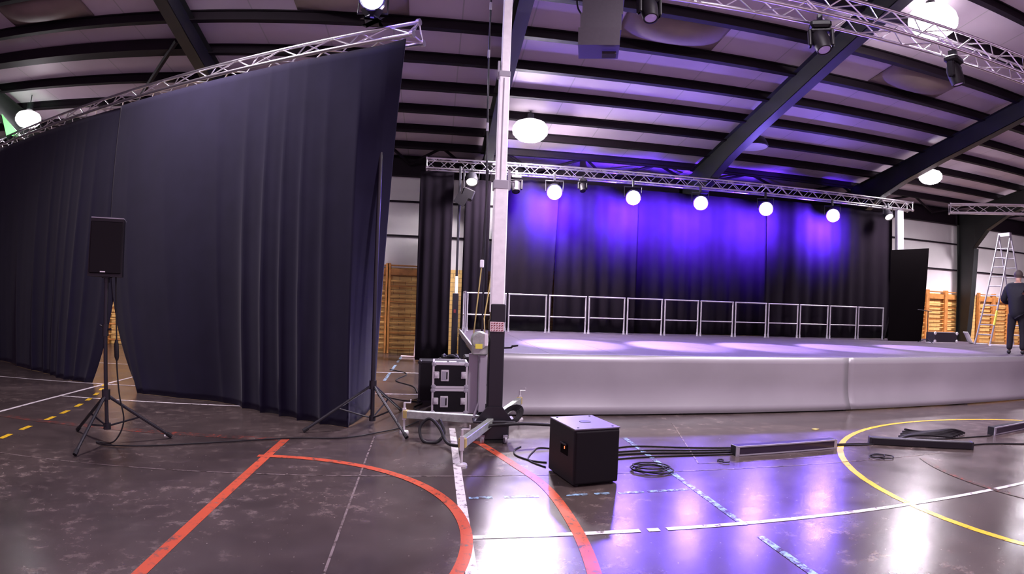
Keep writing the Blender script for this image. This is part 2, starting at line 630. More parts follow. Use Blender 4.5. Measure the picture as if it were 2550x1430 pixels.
# eave lattice between the last purlin and the wall head, wind braces
mb = MB()
zz = [(-2.3, 0), (-1.5, 1), (-.93, 0), (-.05, 1), (.65, 0), (1.7, 1), (2.6, 0), (4.0, 1), (4.75, 0), (6.2, 1), (7.6, 0), (9.2, 1), (11, 0), (12.6, 1), (14.2, 0), (15.8, 1), (17.4, 0), (19, 1), (20.6, 0), (22.2, 1), (23.8, 0)]
for (a, u), (b, v) in zip(zz, zz[1:]):
    mb.tube([(a, 15.95 if not u else 15.3, 5.38 if not u else 5.72), (b, 15.95 if not v else 15.3, 5.38 if not v else 5.72)], .04, 6)
struct('trim', mb, STEEL)
for a, b in (((-6.9, 12.3, 5.75), (-5.0, 10.0, 6.1)), ((-11, 12.3, 5.75), (-13, 10.0, 6.1))):
    struct('trim', MB().tube([a, b], .05, 6), STEEL)
struct('trim', MB().box((-12.4, PY[5] - .2, roofz(PY[5]) - .03), (15.4, .22, .22)), STEEL)
# back wall: ochre block below, white translucent sheets above with dark rails
WBK = struct('wall_back', MB().box(((XL + XR) / 2, YW + .08, 1.225), (XR - XL, .16, 2.45)), OCHRE)
obj('upper_wall_panel', MB().box(((XL + XR) / 2, YW + .08, 3.78), (XR - XL, .12, 2.66)), PANEL, WBK)
for z in (3.37, 4.36):
    obj('wall_rail', MB().box(((XL + XR) / 2, YW - .02, z), (XR - XL, .08, .045)), STEEL, WBK)
struct('trim', MB().box(((XL + XR) / 2, YW - .05, 5.33), (XR - XL, .25, .5)), STEEL)
struct('wall_left', MB().box((XL - .1, 6.2, 3.6), (.2, 21, 7.2)), WALLP)
struct('wall_right', MB().box((XR + .1, 6.2, 3.6), (.2, 21, 7.2)), WALLP)

# sagging brown rooflights between two purlins
for i, (x0, x1, lab) in enumerate(((-8.25, -6.4, 'sagging brown rooflight panel above the low far end of the curtain truss'),
                                   (-2.6, -.7, 'sagging brown rooflight panel above the end of the tall black curtain'),
                                   (2.9, 4.8, 'sagging brown rooflight panel behind the hanging grey loudspeaker column'),
                                   (8.45, 10.4, 'sagging brown rooflight panel behind the moving head below the brightest lamp'))):
    P = []
    y0, y1 = 8.32, 9.30
    for a in range(25):
        u = a / 24
        row = []
        for b in range(9):
            v = b / 8
            sg = .20 * math.sin(pi * u) ** .8 * math.sin(pi * v)
            y = y0 + (y1 - y0) * v
            row.append(Vector((x0 + (x1 - x0) * u, y, roofz(y) + .055 - sg)))
        P.append(row)
    o = obj('rooflight_panel', MB().grid(P), BROWN, smooth=True, solid=.012)
    tag(o, lab, 'ceiling panel', 'rooflight panels in the roof')

# ------------------------------------------------------------------ wall bars
def wall_bars(x0, label):
    t = thing('wall_bars', (x0, YW - .12, 0), label, 'wall bars', 'wooden wall bars on the back wall')
    y = YW - .12
    for dx in (0.04, 1.0 - .04):
        obj('upright', MB().box((x0 + dx, y, 1.28), (.09, .13, 2.56), bev=.008), WOOD, t)
    obj('top_board', MB().box((x0 + .5, y + .02, 2.32), (.9, .05, .17), bev=.006), WOOD, t)
    obj('top_rail', MB().tube([(x0 + .04, y - .03, 2.50), (x0 + .96, y - .03, 2.50)], .022, 8), WOOD, t)
    for k in range(14):
        z = .14 + k * .148
        obj('rung', MB().tube([(x0 + .04, y, z), (x0 + .96, y, z)], .021, 8), WOOD_L if k % 3 else WOOD, t)
    return t


wb = [(-2.42, 'wooden wall bars mostly hidden behind the tall black curtain end'),
      (-1.45, 'wooden wall bars standing clear between the tall black curtain and the rear stage drape'),
      (-10.6, 'wooden wall bars behind the slit, on the side of the far curtain'),
      (-9.6, 'wooden wall bars behind the slit in the black curtain, nearer the stage'),
      (2.9, 'wooden wall bars seen as a sliver through the slit in the stage drape'),
      (16.4, 'wooden wall bars half hidden by the black wing board on the stage'),
      (17.4, 'wooden wall bars behind the microphone stand'),
      (18.4, 'wooden wall bars between the microphone stand and the dark steel column'),
      (20.3, 'wooden wall bars between the dark steel column and the ladder'),
      (21.3, 'wooden wall bars behind the leaning aluminium ladder'),
      (22.3, 'wooden wall bars behind the standing person in navy')]
for x, lab in wb:
    wall_bars(x, lab)

# ------------------------------------------------------------------ stage
SZ, SY0, SY1, SX0, SX1 = .83, 7.54, 14.45, .56, 15.6
st = thing('stage', ((SX0 + SX1) / 2, 10.7, 0), 'large raised stage with grey deck and silver skirt along the front', 'stage')
mb = MB()
for i in range(15):
    for j in range(6):
        xa = SX0 + i * (SX1 - SX0) / 15
        ya = SY0 + .02 + j * (SY1 - SY0 - .02) / 6
        mb.box((xa + .5 * (SX1 - SX0) / 15, ya + .5 * (SY1 - SY0 - .02) / 6, SZ - .05), ((SX1 - SX0) / 15 - .006, (SY1 - SY0 - .02) / 6 - .006, .10))
obj('deck', mb, DECK, st)
obj('edge_rail', MB().box(((SX0 + SX1) / 2, SY0 + .015, SZ - .04), (SX1 - SX0 + .02, .03, .088)).box((SX0 - .005, (SY0 + SY1) / 2, SZ - .05), (.03, SY1 - SY0, .11)), GREYP, st)
for i in range(6):
    for y in (SY0 + .25, SY1 - .1):
        obj('leg', MB().box((SX0 + .1 + i * (SX1 - SX0 - .2) / 5, y, .365), (.06, .06, .73)), ALU, st)


def skirt(x0, x1, seed):
    rnd = random.Random(seed)
    ph = [rnd.uniform(0, 6) for _ in range(4)]
    P = []
    nx = int((x1 - x0) * 8)
    for i in range(nx + 1):
        x = x0 + (x1 - x0) * i / nx
        row = []
        for j in range(9):
            v = j / 8
            w = .012 * sin(x * 1.7 + ph[0]) + .008 * sin(x * 4.1 + ph[1] + v)
            row.append(Vector((x, SY0 - .012 - .015 * v - .11 * max(0, (v - .5) / .5) ** 2 + w * (1 - abs(2 * v - 1) * .6), SZ - .004 - (SZ - .022) * v)))  # foot kicks outwards, shaped to catch more lamp light
        P.append(row)
    return obj('front_skirt', MB().grid(P), SKIRT, st, smooth='all', solid=.006)


skirt(SX0, 6.42, 1)
skirt(6.4205, 11.2, 1)
skirt(11.2005, SX1, 1)
P = [[Vector((SX0 - .03 + .01 * sin(y * 3), y, z)) for z in (.01, .4, SZ - .1)] for y in [SY0 + i * .3 for i in range(22)]]
obj('side_skirt', MB().grid(P), CLOTH, st, smooth='all', solid=.006)


def rail_panel(label):
    w, h, r = .925, .92, .020
    t = thing('guard_rail', (0, 0, 0), label, 'guard rail', 'aluminium guard rails along the back of the stage')
    obj('post', MB().tube([(-w / 2, 0, 0), (-w / 2, 0, h)], r, 10), ALU_R, t, smooth=True)
    obj('post', MB().tube([(w / 2, 0, 0), (w / 2, 0, h)], r, 10), ALU_R, t, smooth=True)
    obj('top_rail', MB().tube([(-w / 2 - .02, 0, h), (w / 2 + .02, 0, h)], r, 10), ALU_R, t, smooth=True)
    obj('mid_rail', MB().tube([(-w / 2, 0, h * .43), (w / 2, 0, h * .43)], r * .85, 10), ALU_R, t, smooth=True)
    for s in (-1, 1):
        obj('foot_socket', MB().lathe([(.034, 0), (.034, .012), (.026, .014), (.026, .09), (.02, .09)], (s * w / 2, 0, 0), (0, 0, 1), 12), GREYP, t)
    return t


ordn = ['first', 'second', 'third', 'fourth', 'fifth', 'sixth', 'seventh', 'eighth', 'ninth', 'tenth', 'eleventh', 'twelfth']
base = rail_panel('aluminium guard rail panel half hidden behind the silver lifting mast')
RAIL_Y = 13.55
base.location = (1.67 - .507, RAIL_Y, SZ)
for k in range(11):
    if k < 10:
        lab = 'aluminium guard rail panel along the stage back, %s clear of the silver mast' % ordn[k]
    else:
        lab = 'dim guard rail panel last in the row, beside the black wing board'
    copy_thing(base, (1.67 + 1.014 * (k + .5), RAIL_Y, SZ), lab)
copy_thing(base, (.60, 13.03, SZ), 'aluminium guard rail panel turned edge-on along the side of the stage', radians(90))

# ------------------------------------------------------------------ drapes
def drape(name, x0, x1, y, z0, z1, m, seed, amp=.05, label='', cat='curtain', wave=.22, group=None, slant=0.0):
    rnd = random.Random(seed)
    ph = [rnd.uniform(0, 6.3) for _ in range(6)]
    nx = max(12, int((x1 - x0) / .035))
    P = []
    for i in range(nx + 1):
        x = x0 + (x1 - x0) * i / nx
        row = []
        for j in range(11):
            v = j / 10
            a = amp * (.35 + .65 * v)
            d = a * (.6 * sin(2 * pi * x / wave + ph[0] + 1.2 * sin(x * 1.9 + ph[1])) + .4 * sin(2 * pi * x / (wave * 2.3) + ph[2]))
            row.append(Vector((x + .02 * sin(x * 9 + ph[3]) * v + slant * (1 - v), y + d, z1 + (z0 - z1) * v)))
        P.append(row)
    o = obj(name, MB().grid(P), m, smooth='all', solid=.01)
    return tag(o, label, cat, group)


TRY = 13.78
drape('stage_drape', 1.25, 2.84, TRY + .30, .84, 4.72, CLOTH2, 6, .07, 'narrow black stage drape between the silver mast and the slit onto the wall bars', wave=.42, group='black drapes behind the stage', slant=.17)
drape('stage_drape', 2.95, 5.2, TRY + .42, .84, 4.72, CLOTH2, 1, .07, 'black stage drape behind the guard rails, first length past the slit', wave=.42, group='black drapes behind the stage')
drape('stage_drape', 5.1, 9.4, TRY + .58, .84, 4.72, CLOTH2, 2, .07, 'black stage drape behind the guard rails, middle length', wave=.42, group='black drapes behind the stage')
drape('stage_drape', 9.02, 13.6, TRY + .30, .84, 4.72, CLOTH2, 3, .07, 'black stage drape behind the guard rails, the length next to the wing board', wave=.42, group='black drapes behind the stage')
drape('wing_drape', .58, 1.22, TRY + .22, .86, 4.60, CLOTH2, 5, .06, 'dark gathered drape at the back of the stage by the rail corner', wave=.2)
drape('side_drape', -.55, .28, TRY + .12, .06, 4.74, CLOTH2, 4, .05, 'narrow black drape hanging beside the stage in front of the wall bars', wave=.25)
for xw, lab in ():
    pass
# wing board
t = thing('wing_board', (13.1, 12.75, SZ), 'flat black board standing upright on the stage by the last guard rail', 'stage wing board')
obj('board', MB().add([(12.45, 12.95, SZ), (13.50, 12.72, SZ), (13.74, 12.72, 3.53), (12.45, 12.95, 3.40), (12.47, 12.99, SZ), (13.52, 12.76, SZ), (13.76, 12.76, 3.53), (12.47, 12.99, 3.40)],
    [(0, 1, 2, 3), (7, 6, 5, 4), (0, 4, 5, 1), (1, 5, 6, 2), (2, 6, 7, 3), (3, 7, 4, 0)]), FLAT, t)
obj('brace', MB().tube([(13.2, 12.84, 2.4), (13.2, 13.4, SZ + .02)], .02, 6).tube([(12.7, 12.95, 2.4), (12.7, 13.4, SZ + .02)], .02, 6), BLACK, t)

# tall black curtain, two lengths hung from the left truss
def curtain(cols, label, seed, amp):
    """cols: list of (top, bottom, bulge exponent, fold) key columns"""
    rnd = random.Random(seed)
    ph = [rnd.uniform(0, 6.3) for _ in range(8)]
    n = 46
    P = []
    keys = [(Vector(a), Vector(b), e, g) for a, b, e, g in cols]
    dist = 0.0
    nrm = Vector((-.467, -.884, 0))
    for k in range(len(keys) - 1):
        a, b = keys[k], keys[k + 1]
        ln = max((b[0] - a[0]).length, (b[1] - a[1]).length)
        m = max(4, int(ln / .03))
        for i in range(m + (1 if k == len(keys) - 2 else 0)):
            f = i / m
            tp = a[0].lerp(b[0], f); bt = a[1].lerp(b[1], f); e = a[2] + (b[2] - a[2]) * f; g = a[3] + (b[3] - a[3]) * f
            s = dist + ln * f
            row = []
            for j in range(n + 1):
                v = j / n
                p = tp.lerp(bt, v ** e)
                p.z = tp.z + (bt.z - tp.z) * v
                aa = amp * g * (.05 + .95 * v ** 1.3)
                q_ = sin(2 * pi * s / 1.15 + ph[0] + 2.6 * sin(s * 1.3 + ph[1]) + .8 * v)
                d = aa * (.75 * (1 - abs(q_)) ** 2 * 1.6 + .7 * sin(2 * pi * s / 1.9 + ph[2] - .9 * v) + .05 * sin(2 * pi * s / .31 + ph[3]))
                # a bunched hem drags a little on the floor
                row.append(p + nrm * d)
            P.append(row)
        dist += ln
    o = obj('tall_curtain', MB().grid(P), CLOTH, smooth='all', solid=.008)
    return tag(o, label, 'curtain', 'tall black curtains under the left truss')


CT = 4.50
curtain([((-.50, 6.37, CT + .03), (-.84, 7.70, .05), 1.0, .5), ((-.75, 6.50, CT), (-.90, 7.15, .03), 1.0, .5), ((-1.02, 6.65, CT), (-.99, 6.66, .002), 1.0, .7), ((-1.62, 6.96, CT), (-1.60, 6.93, .002), 1.5, .9),
         ((-2.38, 7.36, CT), (-2.36, 7.62, .002), 1.5, 1.1), ((-2.99, 7.68, CT), (-2.97, 8.00, .002), 1.5, .35), ((-4.0, 8.22, CT), (-3.85, 8.28, .002), 2, .22), ((-5.05, 8.78, CT), (-4.50, 8.44, .002), 3.4, .25), ((-5.30, 8.92, CT), (-4.52, 8.56, .01), 4.0, .1)],
        'tall black curtain between speaker stand and mast, under the truss end', 11, .075)
curtain([((-5.0, 8.82, CT), (-5.72, 9.20, .002), 4.0, .1), ((-5.3, 8.98, CT), (-5.82, 9.14, .002), 4.0, .3), ((-6.2, 9.42, CT), (-6.36, 9.38, .002), 2, .8), ((-8.06, 10.40, CT), (-8.08, 10.44, .002), 1.5, .9),
         ((-9.6, 11.2, CT), (-9.55, 11.35, .002), 1.5, .9), ((-12.0, 12.45, CT), (-12.0, 12.6, .002), 1.5, .9)],
        'tall black curtain beyond the slit, under the low far truss end', 12, .06)


# ------------------------------------------------------------------ trusses
def truss(label, a, b, side, chords, cat='truss', group=None, rc=.024, rb=.010, bay=.42, ends=True, up=(0, 0, 1)):
    """a, b: centre line ends; chords: offsets in (sideways, up) of each chord"""
    a, b = Vector(a), Vector(b)
    d = (b - a).normalized()
    sd = d.cross(Vector(up)).normalized()
    uu = sd.cross(d)
    t = thing('lighting_truss', (a + b) / 2, label, cat, group)
    off = [sd * c[0] * side + uu * c[1] * side for c in chords]
    for o_ in off:
        obj('chord', MB().tube([a + o_, b + o_], rc, 10), ALU, t, smooth=True)
    L = (b - a).length
    n = max(2, int(round(L / bay)))
    nc = len(off)
    pairs = [(i, (i + 1) % nc) for i in range(nc)]
    for pi_, (i, j) in enumerate(pairs):
        mb = MB()
        for k in range(n):
            s0, s1 = a + d * (L * k / n), a + d * (L * (k + 1) / n)
            p, q = (off[i], off[j]) if k % 2 == 0 else (off[j], off[i])
            mb.tube([s0 + p, s1 + q], rb, 6, cap=False)
        obj('diagonal_bracing', mb, ALU, t, smooth=True)
    for e in (a, b):
        mb = MB()
        for i, j in pairs:
            mb.tube([e + off[i], e + off[j]], rb * 1.15, 6)
        for o_ in off:
            mb.lathe([(rc * .5, -.02), (rc * 1.75, -.02), (rc * 1.75, .02), (rc * .5, .02)], e + o_, d, 14)
        obj('end_frame', mb, ALU, t, smooth=True)
    return t


TRI = [(-.5, -.3), (.5, -.3), (0, .55)]
SQ = [(-.5, -.5), (.5, -.5), (.5, .5), (-.5, .5)]
truss('triangular aluminium truss rising over the top of the tall black curtain', (-12.2, 12.68, 4.64), (-.37, 6.43, 4.64), .25, TRI)
truss('long aluminium truss across the back of the stage carrying the blue lights', (-.40, TRY, 4.88), (14.05, TRY, 4.92), .24, SQ, bay=.26)
truss('heavy aluminium box truss high in front of the stage carrying moving heads', (.55, 6.10, 5.49), (13.4, 5.60, 5.49), .30, SQ, bay=.40, rc=.025, rb=.011)
truss('short aluminium truss above the ladder and the person', (15.6, 13.55, 5.0), (21.0, 9.45, 5.0), .27, SQ, bay=.45)

# ------------------------------------------------------------------ masts
def put_mast_front():
    x, y = .635, 6.08
    t = thing('lifting_mast', (x, y, 0), 'tall silver telescopic lifting mast on a black base in front of the stage', 'lifting tower')
    obj('base_box', MB().box((x + .01, y, .13), (.30, .26, .22), bev=.02), BLACKM, t)
    obj('base_gusset', MB().prism([(-.20, 0), (.20, 0), (.08, .15), (-.08, .15)], .03, (x, y - .11, .235)), BLACKM, t)
    obj('base_gusset', MB().prism([(-.20, 0), (.20, 0), (.08, .15), (-.08, .15)], .03, (x, y + .09, .235)), BLACKM, t)
    obj('base_plate', MB().box((x, y, .225), (.46, .30, .025), bev=.005), BLACKM, t)
    obj('outer_profile', MB().box((x + .005, y, .73), (.165, .17, .98), bev=.012), BLACKM, t)
    obj('collar', MB().box((x + .01, y - .01, 1.40), (.16, .16, .20), bev=.01), BLACKM, t)
    obj('lower_collar', MB().box((x - .005, y, 1.27), (.15, .15, .12), bev=.01), BLACKM, t)
    pl = obj('warning_plate', MB().box((x, y - .092, 1.255), (.15, .008, .105)), PINKL, t)
    mb = MB()
    for i in range(4):
        for k in range(5):
            mb.box((x - .056 + k * .028, y - .098, 1.292 - i * .025), (.017 if (i + k) % 3 else .010, .004, .009), rot=Matrix.Rotation(-.5, 3, 'Y'))
    obj('print', mb, DARKRED, pl)
    obj('tube_stage', MB().box((x + .002, y, 2.10), (.150, .15, 1.40), bev=.012), ALU_D, t)
    obj('tube_stage', MB().box((x - .004, y, 3.38), (.118, .12, 1.36), bev=.010), ALU_D, t)
    obj('tube_stage', MB().box((x + .002, y, 4.67), (.096, .10, 1.20), bev=.008), ALU_D, t)
    obj('groove', MB().box((x - .012, y - .062, 3.40), (.012, .006, 1.20)), GREYP, t)
    mb = MB()
    mb.box((x - .004, y, 2.80), (.162, .16, .10), bev=.006).box((x + .085, y - .03, 2.86), (.03, .05, .22)).tube([(x + .09, y - .05, 2.84), (x + .145, y - .05, 2.84), (x + .145, y - .05, 2.79)], .008, 6)
    obj('locking_bracket', mb, GREYP, t)
    mb = MB()
    mb.box((x - .006, y, 4.05), (.125, .13, .07), bev=.006).box((x - .072, y - .02, 4.10), (.022, .05, .2))
    obj('locking_bracket', mb, GREYP, t)
    obj('head_plate', MB().box((x, y, 5.285), (.34, .36, .05)), GALV, t)
    # winch on the left of the mast
    w = obj('winch', MB().lathe([(.0, -.085), (.085, -.085), (.098, -.05), (.098, .05), (.085, .085), (.0, .085)], (x - .175, y - .02, 1.10), (0, 1, 0), 20).box((x - .175, y - .02, 1.01), (.17, .14, .14), bev=.015), GALV, t, smooth=True)
    obj('yellow_sticker', MB().box((x - .19, y - .112, 1.04), (.075, .006, .05)), YLAB, w)
    obj('pale_side_cover', MB().box((x - .115, y - .10, 1.11), (.045, .02, .14), bev=.008), LABELW, w)
    obj('crank_handle', MB().tube([(x + .08, y - .02, 1.02), (x + .17, y - .06, 1.03), (x + .17, y - .12, 1.05), (x + .23, y - .14, 1.06)], .010, 6), BLACKM, w)
    obj('back_plate', MB().box((x - .135, y - .02, .63), (.075, .10, .62), bev=.006).box((x - .235, y + .03, .62), (.10, .02, .66)), GREYP, t)
    obj('brace_strut', MB().tube([(x - .1, y - .03, .62), (x - .22, y - .03, .26)], .014, 6).tube([(x - .16, y, .55), (x - .10, y - .02, .28)], .012, 6), GREYP, t)
    # outriggers with screw jacks
    for (ex, ey), z, m_, lab in (((.25, 5.10), .21, GALV, None), ((-.35, 6.42), .215, GALV, None), ((1.09, 7.18), .25, GALV, None), ((1.25, 5.25), .2, BLACKM, None)):
        if (ex, ey) == (1.25, 5.25):
            continue
        a = Vector((x, y, .22)); b = Vector((ex, ey, z))
        dvec = (b - a); L = dvec.length
        rot = dvec.to_track_quat('X', 'Z').to_matrix()
        og = obj('outrigger', MB().box((a + b) / 2, (L, .065, .085), rot=rot, bev=.005), m_, t)
        obj('yellow_end', MB().box(b - dvec.normalized() * .02, (.05, .07, .09), rot=rot, bev=.005), YEL, og)
        mb = MB().tube([(ex, ey, z + .13), (ex, ey, .02)], .013, 8).lathe([(.0, 0), (.055, 0), (.05, .018), (.0, .03)], (ex, ey, .001), (0, 0, 1), 14)
        mb.tube([(ex, ey, z + .13), (ex + .07, ey, z + .13), (ex + .07, ey, z + .17)], .008, 6).box((ex, ey, z), (.04, .04, .13))
        obj('screw_jack', mb, ALU_C, og, smooth=True)
    for dx, dy in ((-.13, -.15), (.12, -.16), (.14, .1)):
        mb = MB().lathe([(0, -.014), (.035, -.014), (.038, 0), (.035, .014), (0, .014)], (x + dx, y + dy, .038), (1, .2, 0), 14)
        mb.box((x + dx, y + dy, .075), (.05, .03, .03))
        obj('castor', mb, GREYP, t, smooth=True)
    return t


put_mast_front()


def put_mast_rear(x, y, top, label, black_to):
    t = thing('lifting_mast', (x, y, 0), label, 'lifting tower')
    obj('base_profile', MB().box((x, y, black_to / 2), (.14, .14, black_to), bev=.01), BLACKM, t)
    obj('silver_sleeve', MB().box((x + .01, y, black_to + .2), (.07, .09, .4), bev=.008), ALU_D, t)
    obj('tube_stage', MB().box((x + .01, y, (black_to + .4 + top) / 2), (.055, .07, top - black_to - .4), bev=.008), BLACKM, t)
    mb = MB()
    for ax, ay in ((.08, -.6), (-.45, -.35), (-.35, .35)):
        mb.box((x + ax / 2, y + ay / 2, .10), (hypot(ax, ay), .05, .07), rz=math.atan2(ay, ax))
        mb.tube([(x + ax, y + ay, .14), (x + ax, y + ay, 0)], .014, 8)
    obj('outrigger', mb, GALV, t)
    obj('red_tag', MB().box((x - .01, y - .075, 1.30), (.05, .008, .08)), DARKRED, t)
    return t


put_mast_rear(.40, 13.30, 4.75, 'thin dark lifting mast with red tag beside the narrow side drape', 1.72)
t = thing('truss_tower', (13.60, TRY, SZ), 'pale grey mast under the rear truss above the wing board', 'lifting tower')
obj('outer_tube', MB().box((13.60, TRY, 2.015), (.16, .16, 2.37), bev=.012), BLACKM, t)
obj('inner_tube', MB().box((13.60, TRY, 3.98), (.25, .14, 1.6), bev=.012), GREYP, t)
obj('base_plate', MB().box((13.60, TRY, SZ + .03), (.5, .3, .06)), BLACKM, t)

t = thing('thin_pole', (-.56, 15.1, 0), 'thin pinkish pole standing at the foot of the narrow side drape', 'pole')
obj('rod', MB().tube([(-.60, 15.1, .02), (-.54, 15.0, .95)], .02, 8), PINKL, t)
obj('foot', MB().tube([(-.60, 15.1, .02), (-.95, 15.1, .03)], .02, 8), PINKL, t)
# straps and wire beside the front mast
def strap(pts_dark, pts_yel, label):
    t = thing('ratchet_strap', pts_yel[-1], label, 'strap', 'tension straps left of the silver mast')
    def flat(pts, w):
        P = [Vector(p) for p in pts]
        mb = MB()
        mb.grid([[p + Vector((-w / 2, -.004, 0)) for p in P], [p + Vector((w / 2, -.004, 0)) for p in P]])
        mb.grid([[p + Vector((-w / 2, .004, 0)) for p in P], [p + Vector((w / 2, .004, 0)) for p in P]])
        return mb
    obj('dark_webbing', MB().tube(pts_dark, .011, 6), BLACK, t)
    obj('yellow_webbing', MB().tube(pts_yel, .008, 6), YEL, t)
    obj('ratchet', MB().box(pts_yel[0], (.045, .04, .09), bev=.006), LABELW, t)
    return t


strap([(.52, 6.45, 3.05), (.51, 6.45, 2.75), (.485, 6.45, 1.98)], [(.485, 6.45, 1.96), (.45, 6.45, 1.55), (.405, 6.40, 1.05), (.42, 6.2, .98)], 'longer slanting strap with yellow lower half beside the silver mast')
strap([(.63, 6.25, 2.45), (.63, 6.35, 2.25), (.61, 6.38, 1.99)], [(.61, 6.38, 1.99), (.57, 6.38, 1.65), (.525, 6.36, 1.33), (.52, 6.15, 1.15)], 'shorter yellow strap touching the silver mast')
t = thing('hoist_pole', (.47, 6.5, 0), 'very thin dark pole with bright joints close to the silver mast', 'pole')
obj('pole', MB().tube([(.47, 6.5, 6.4), (.475, 6.5, 4.6), (.495, 6.5, 3.6), (.515, 6.5, 2.7), (.515, 6.5, .3)], .012, 8).box((.515, 6.45, .26), (.10, .24, .09)), BLACKM, t)
for x_, z_ in ((.475, 4.48), (.495, 3.58), (.472, 5.1)):
    obj('joint', MB().tube([(x_, 6.5, z_ + .05), (x_, 6.5, z_ - .05)], .017, 8), GREYP, t)


# ------------------------------------------------------------------ lights
def par_can(pos, aim, lens_r, lens_mat, label, hang=.3, group=None, name='par_light', cat='stage light', body=BLACKM, length=.26):
    """pos: centre of the lens; body behind it, yoke and clamp up to the truss"""
    pos = Vector(pos)
    d = (Vector(aim) - pos).normalized()
    t = thing(name, pos, label, cat, group)
    r = lens_r * 1.12
    obj('housing', MB().lathe([(r * .55, -length), (r * .8, -length * .9), (r, -length * .45), (r, -.01), (r * 1.06, 0), (r * 1.06, .02), (r * .97, .02), (r * .95, -.012)], pos, d, 22), body, t, smooth=True)
    obj('lens', MB().lathe([(lens_r, -.006), (lens_r * .8, .010), (lens_r * .4, .02), (.0, .024)], pos, d, 22), lens_mat, t, smooth=True)
    sd = d.cross(Vector((0, 0, 1))).normalized()
    c = pos - d * (length * .45)
    top = c + Vector((0, 0, hang))
    obj('yoke', MB().tube([c + sd * r * 1.15, c + sd * r * 1.2 + Vector((0, 0, hang * .6)), c - sd * r * 1.2 + Vector((0, 0, hang * .6)), c - sd * r * 1.15], .012, 6), body, t)
    obj('clamp', MB().box(c + Vector((0, 0, hang * .8)), (.05, .05, hang * .42), bev=.006), body, t)
    return t


bx = [2.75, 4.80, 6.67, 8.62, 10.83]
for i, x in enumerate(bx):
    z = 4.33
    y = TRY - .28
    tgt = (x - .35, 9.9, SZ)
    o = par_can((x, y, z), (x * .62, 6.0, 1.6), .165, LED_BLUE, 'lit blue stage light on the rear truss, %s from the silver mast' % ordn[i], hang=.42, group='blue lights on the rear truss')
    light('blue_beam', 'SPOT', (x, y - .12, z - .05), 4200, POOL_COL, .09, tgt, 24, .5)
    light('blue_haze_fill', 'SPOT', (x, y - .22, z - .27), 5200, (.12, .03, 1.0), .12, (x, TRY + .4, z - .35), 130, 1.0)  # added spot: lays the haze glow round each lens onto the drape
    light('blue_spill', 'SPOT', (x, y - .10, z - .02), 150, BLUE_COL, .15, (x * .62, 4.0, .0), 95, .8)
par_can((.70, TRY - .3, 4.43), (.62, 11.0, .9), .13, LED_WARM, 'white lensed spotlight on the rear truss above the dark gathered drape', hang=.33)
par_can((12.9, TRY - .3, 4.46), (12.2, 10.5, .9), .12, LED_WARM, 'small pale spotlight on the rear truss next to the pale grey mast', hang=.33)
# unlit black side lamps with barn doors left of the mast
t = thing('barn_door_light', (.52, TRY - .5, 4.05), 'unlit black lamp with open barn door under the rear truss, near the wing drape', 'stage light')
obj('housing', MB().box((.60, TRY - .62, 4.06), (.28, .24, .24), rot=Matrix.Rotation(.35, 3, 'Y'), bev=.02), BLACK, t)
obj('barn_door', MB().box((.44, TRY - .78, 3.90), (.26, .02, .24), rot=Matrix.Rotation(.5, 3, 'Y')), BLACK, t)
obj('yoke', MB().tube([(.50, TRY - .62, 4.16), (.50, TRY - .4, 4.60), (.50, TRY - .14, 4.76)], .018, 6), BLACK, t)


def moving_head(pos, label, s=1.0, tilt=(0, 0, -1), rz=0.0, optics=LED_PURPLE, group='unlit moving heads'):
    """pos: underside of the truss where the base hangs"""
    p = Vector(pos)
    t = thing('moving_head_light', p, label, 'moving head light', group)
    rot = Matrix.Rotation(rz, 3, 'Z')
    obj('clamp', MB().box(p + Vector((0, 0, -.03 * s)), (.06 * s, .14 * s, .12 * s), rot=rot), BLACKM, t)
    obj('base', MB().box(p + Vector((0, 0, -.14 * s)), (.30 * s, .24 * s, .11 * s), rot=rot, bev=.03 * s), BLACK, t)
    mb = MB()
    mb.box(p + Vector((0, 0, -.215 * s)), (.30 * s, .12 * s, .06 * s), rot=rot, bev=.02 * s)
    for k in (-1, 1):
        mb.box(p + rot @ Vector((k * .155 * s, 0, -.33 * s)), (.05 * s, .12 * s, .26 * s), rot=rot, bev=.018 * s)
    obj('yoke', mb, BLACK, t)
    c = p + Vector((0, 0, -.38 * s))
    d = Vector(tilt).normalized()
    obj('head', MB().lathe([(.03 * s, -.17 * s), (.10 * s, -.155 * s), (.125 * s, -.08 * s), (.125 * s, .02 * s), (.115 * s, .10 * s), (.105 * s, .17 * s), (.09 * s, .175 * s), (.085 * s, .15 * s)], c, d, 22), BLACK, t, smooth=True)
    obj('optics', MB().lathe([(.085 * s, .155 * s), (.05 * s, .165 * s), (0, .168 * s)], c, d, 18), optics, t, smooth=True)
    return t


moving_head((2.31, 6.02, 5.36), 'dark moving head lamp beside the hanging grey loudspeaker column', .84, (0, -.35, -1), .1)
moving_head((4.66, 5.94, 5.36), 'dark moving head lamp on the front truss in front of the broad rafter', .92, (0, -.4, -1), -.5)
moving_head((7.03, 5.84, 5.36), 'dark moving head lamp on the front truss below the brightest ceiling lamp', .92, (.2, -.1, -1), .3)
moving_head((1.80, TRY - .12, 4.79), 'dark moving head lamp on the rear truss beside the silver mast', .95, (0, -.5, -1), 0, LENSD)
moving_head((3.50, TRY - .12, 4.79), 'dark moving head lamp on the rear truss between the first two blue lights', .70, (0, -.5, -1), 0, LENSD)

# flood on the end of the left truss, aimed over the camera
t = par_can((-.95, 6.52, 5.10), (-1.4, 0, 3.2), .135, LED_SPOT, 'bright blue-white floodlight clamped upright on the truss above the curtain end', hang=-.30, name='flood_light', cat='flood light')
light('flood_beam', 'SPOT', (-.96, 6.38, 5.06), 160, (.42, .32, 1.0), .12, (-1.4, 0, 3.2), 120, .9)
light('flood_spill', 'POINT', (-.96, 6.36, 5.12), 12, (.22, .14, 1.0), .10)


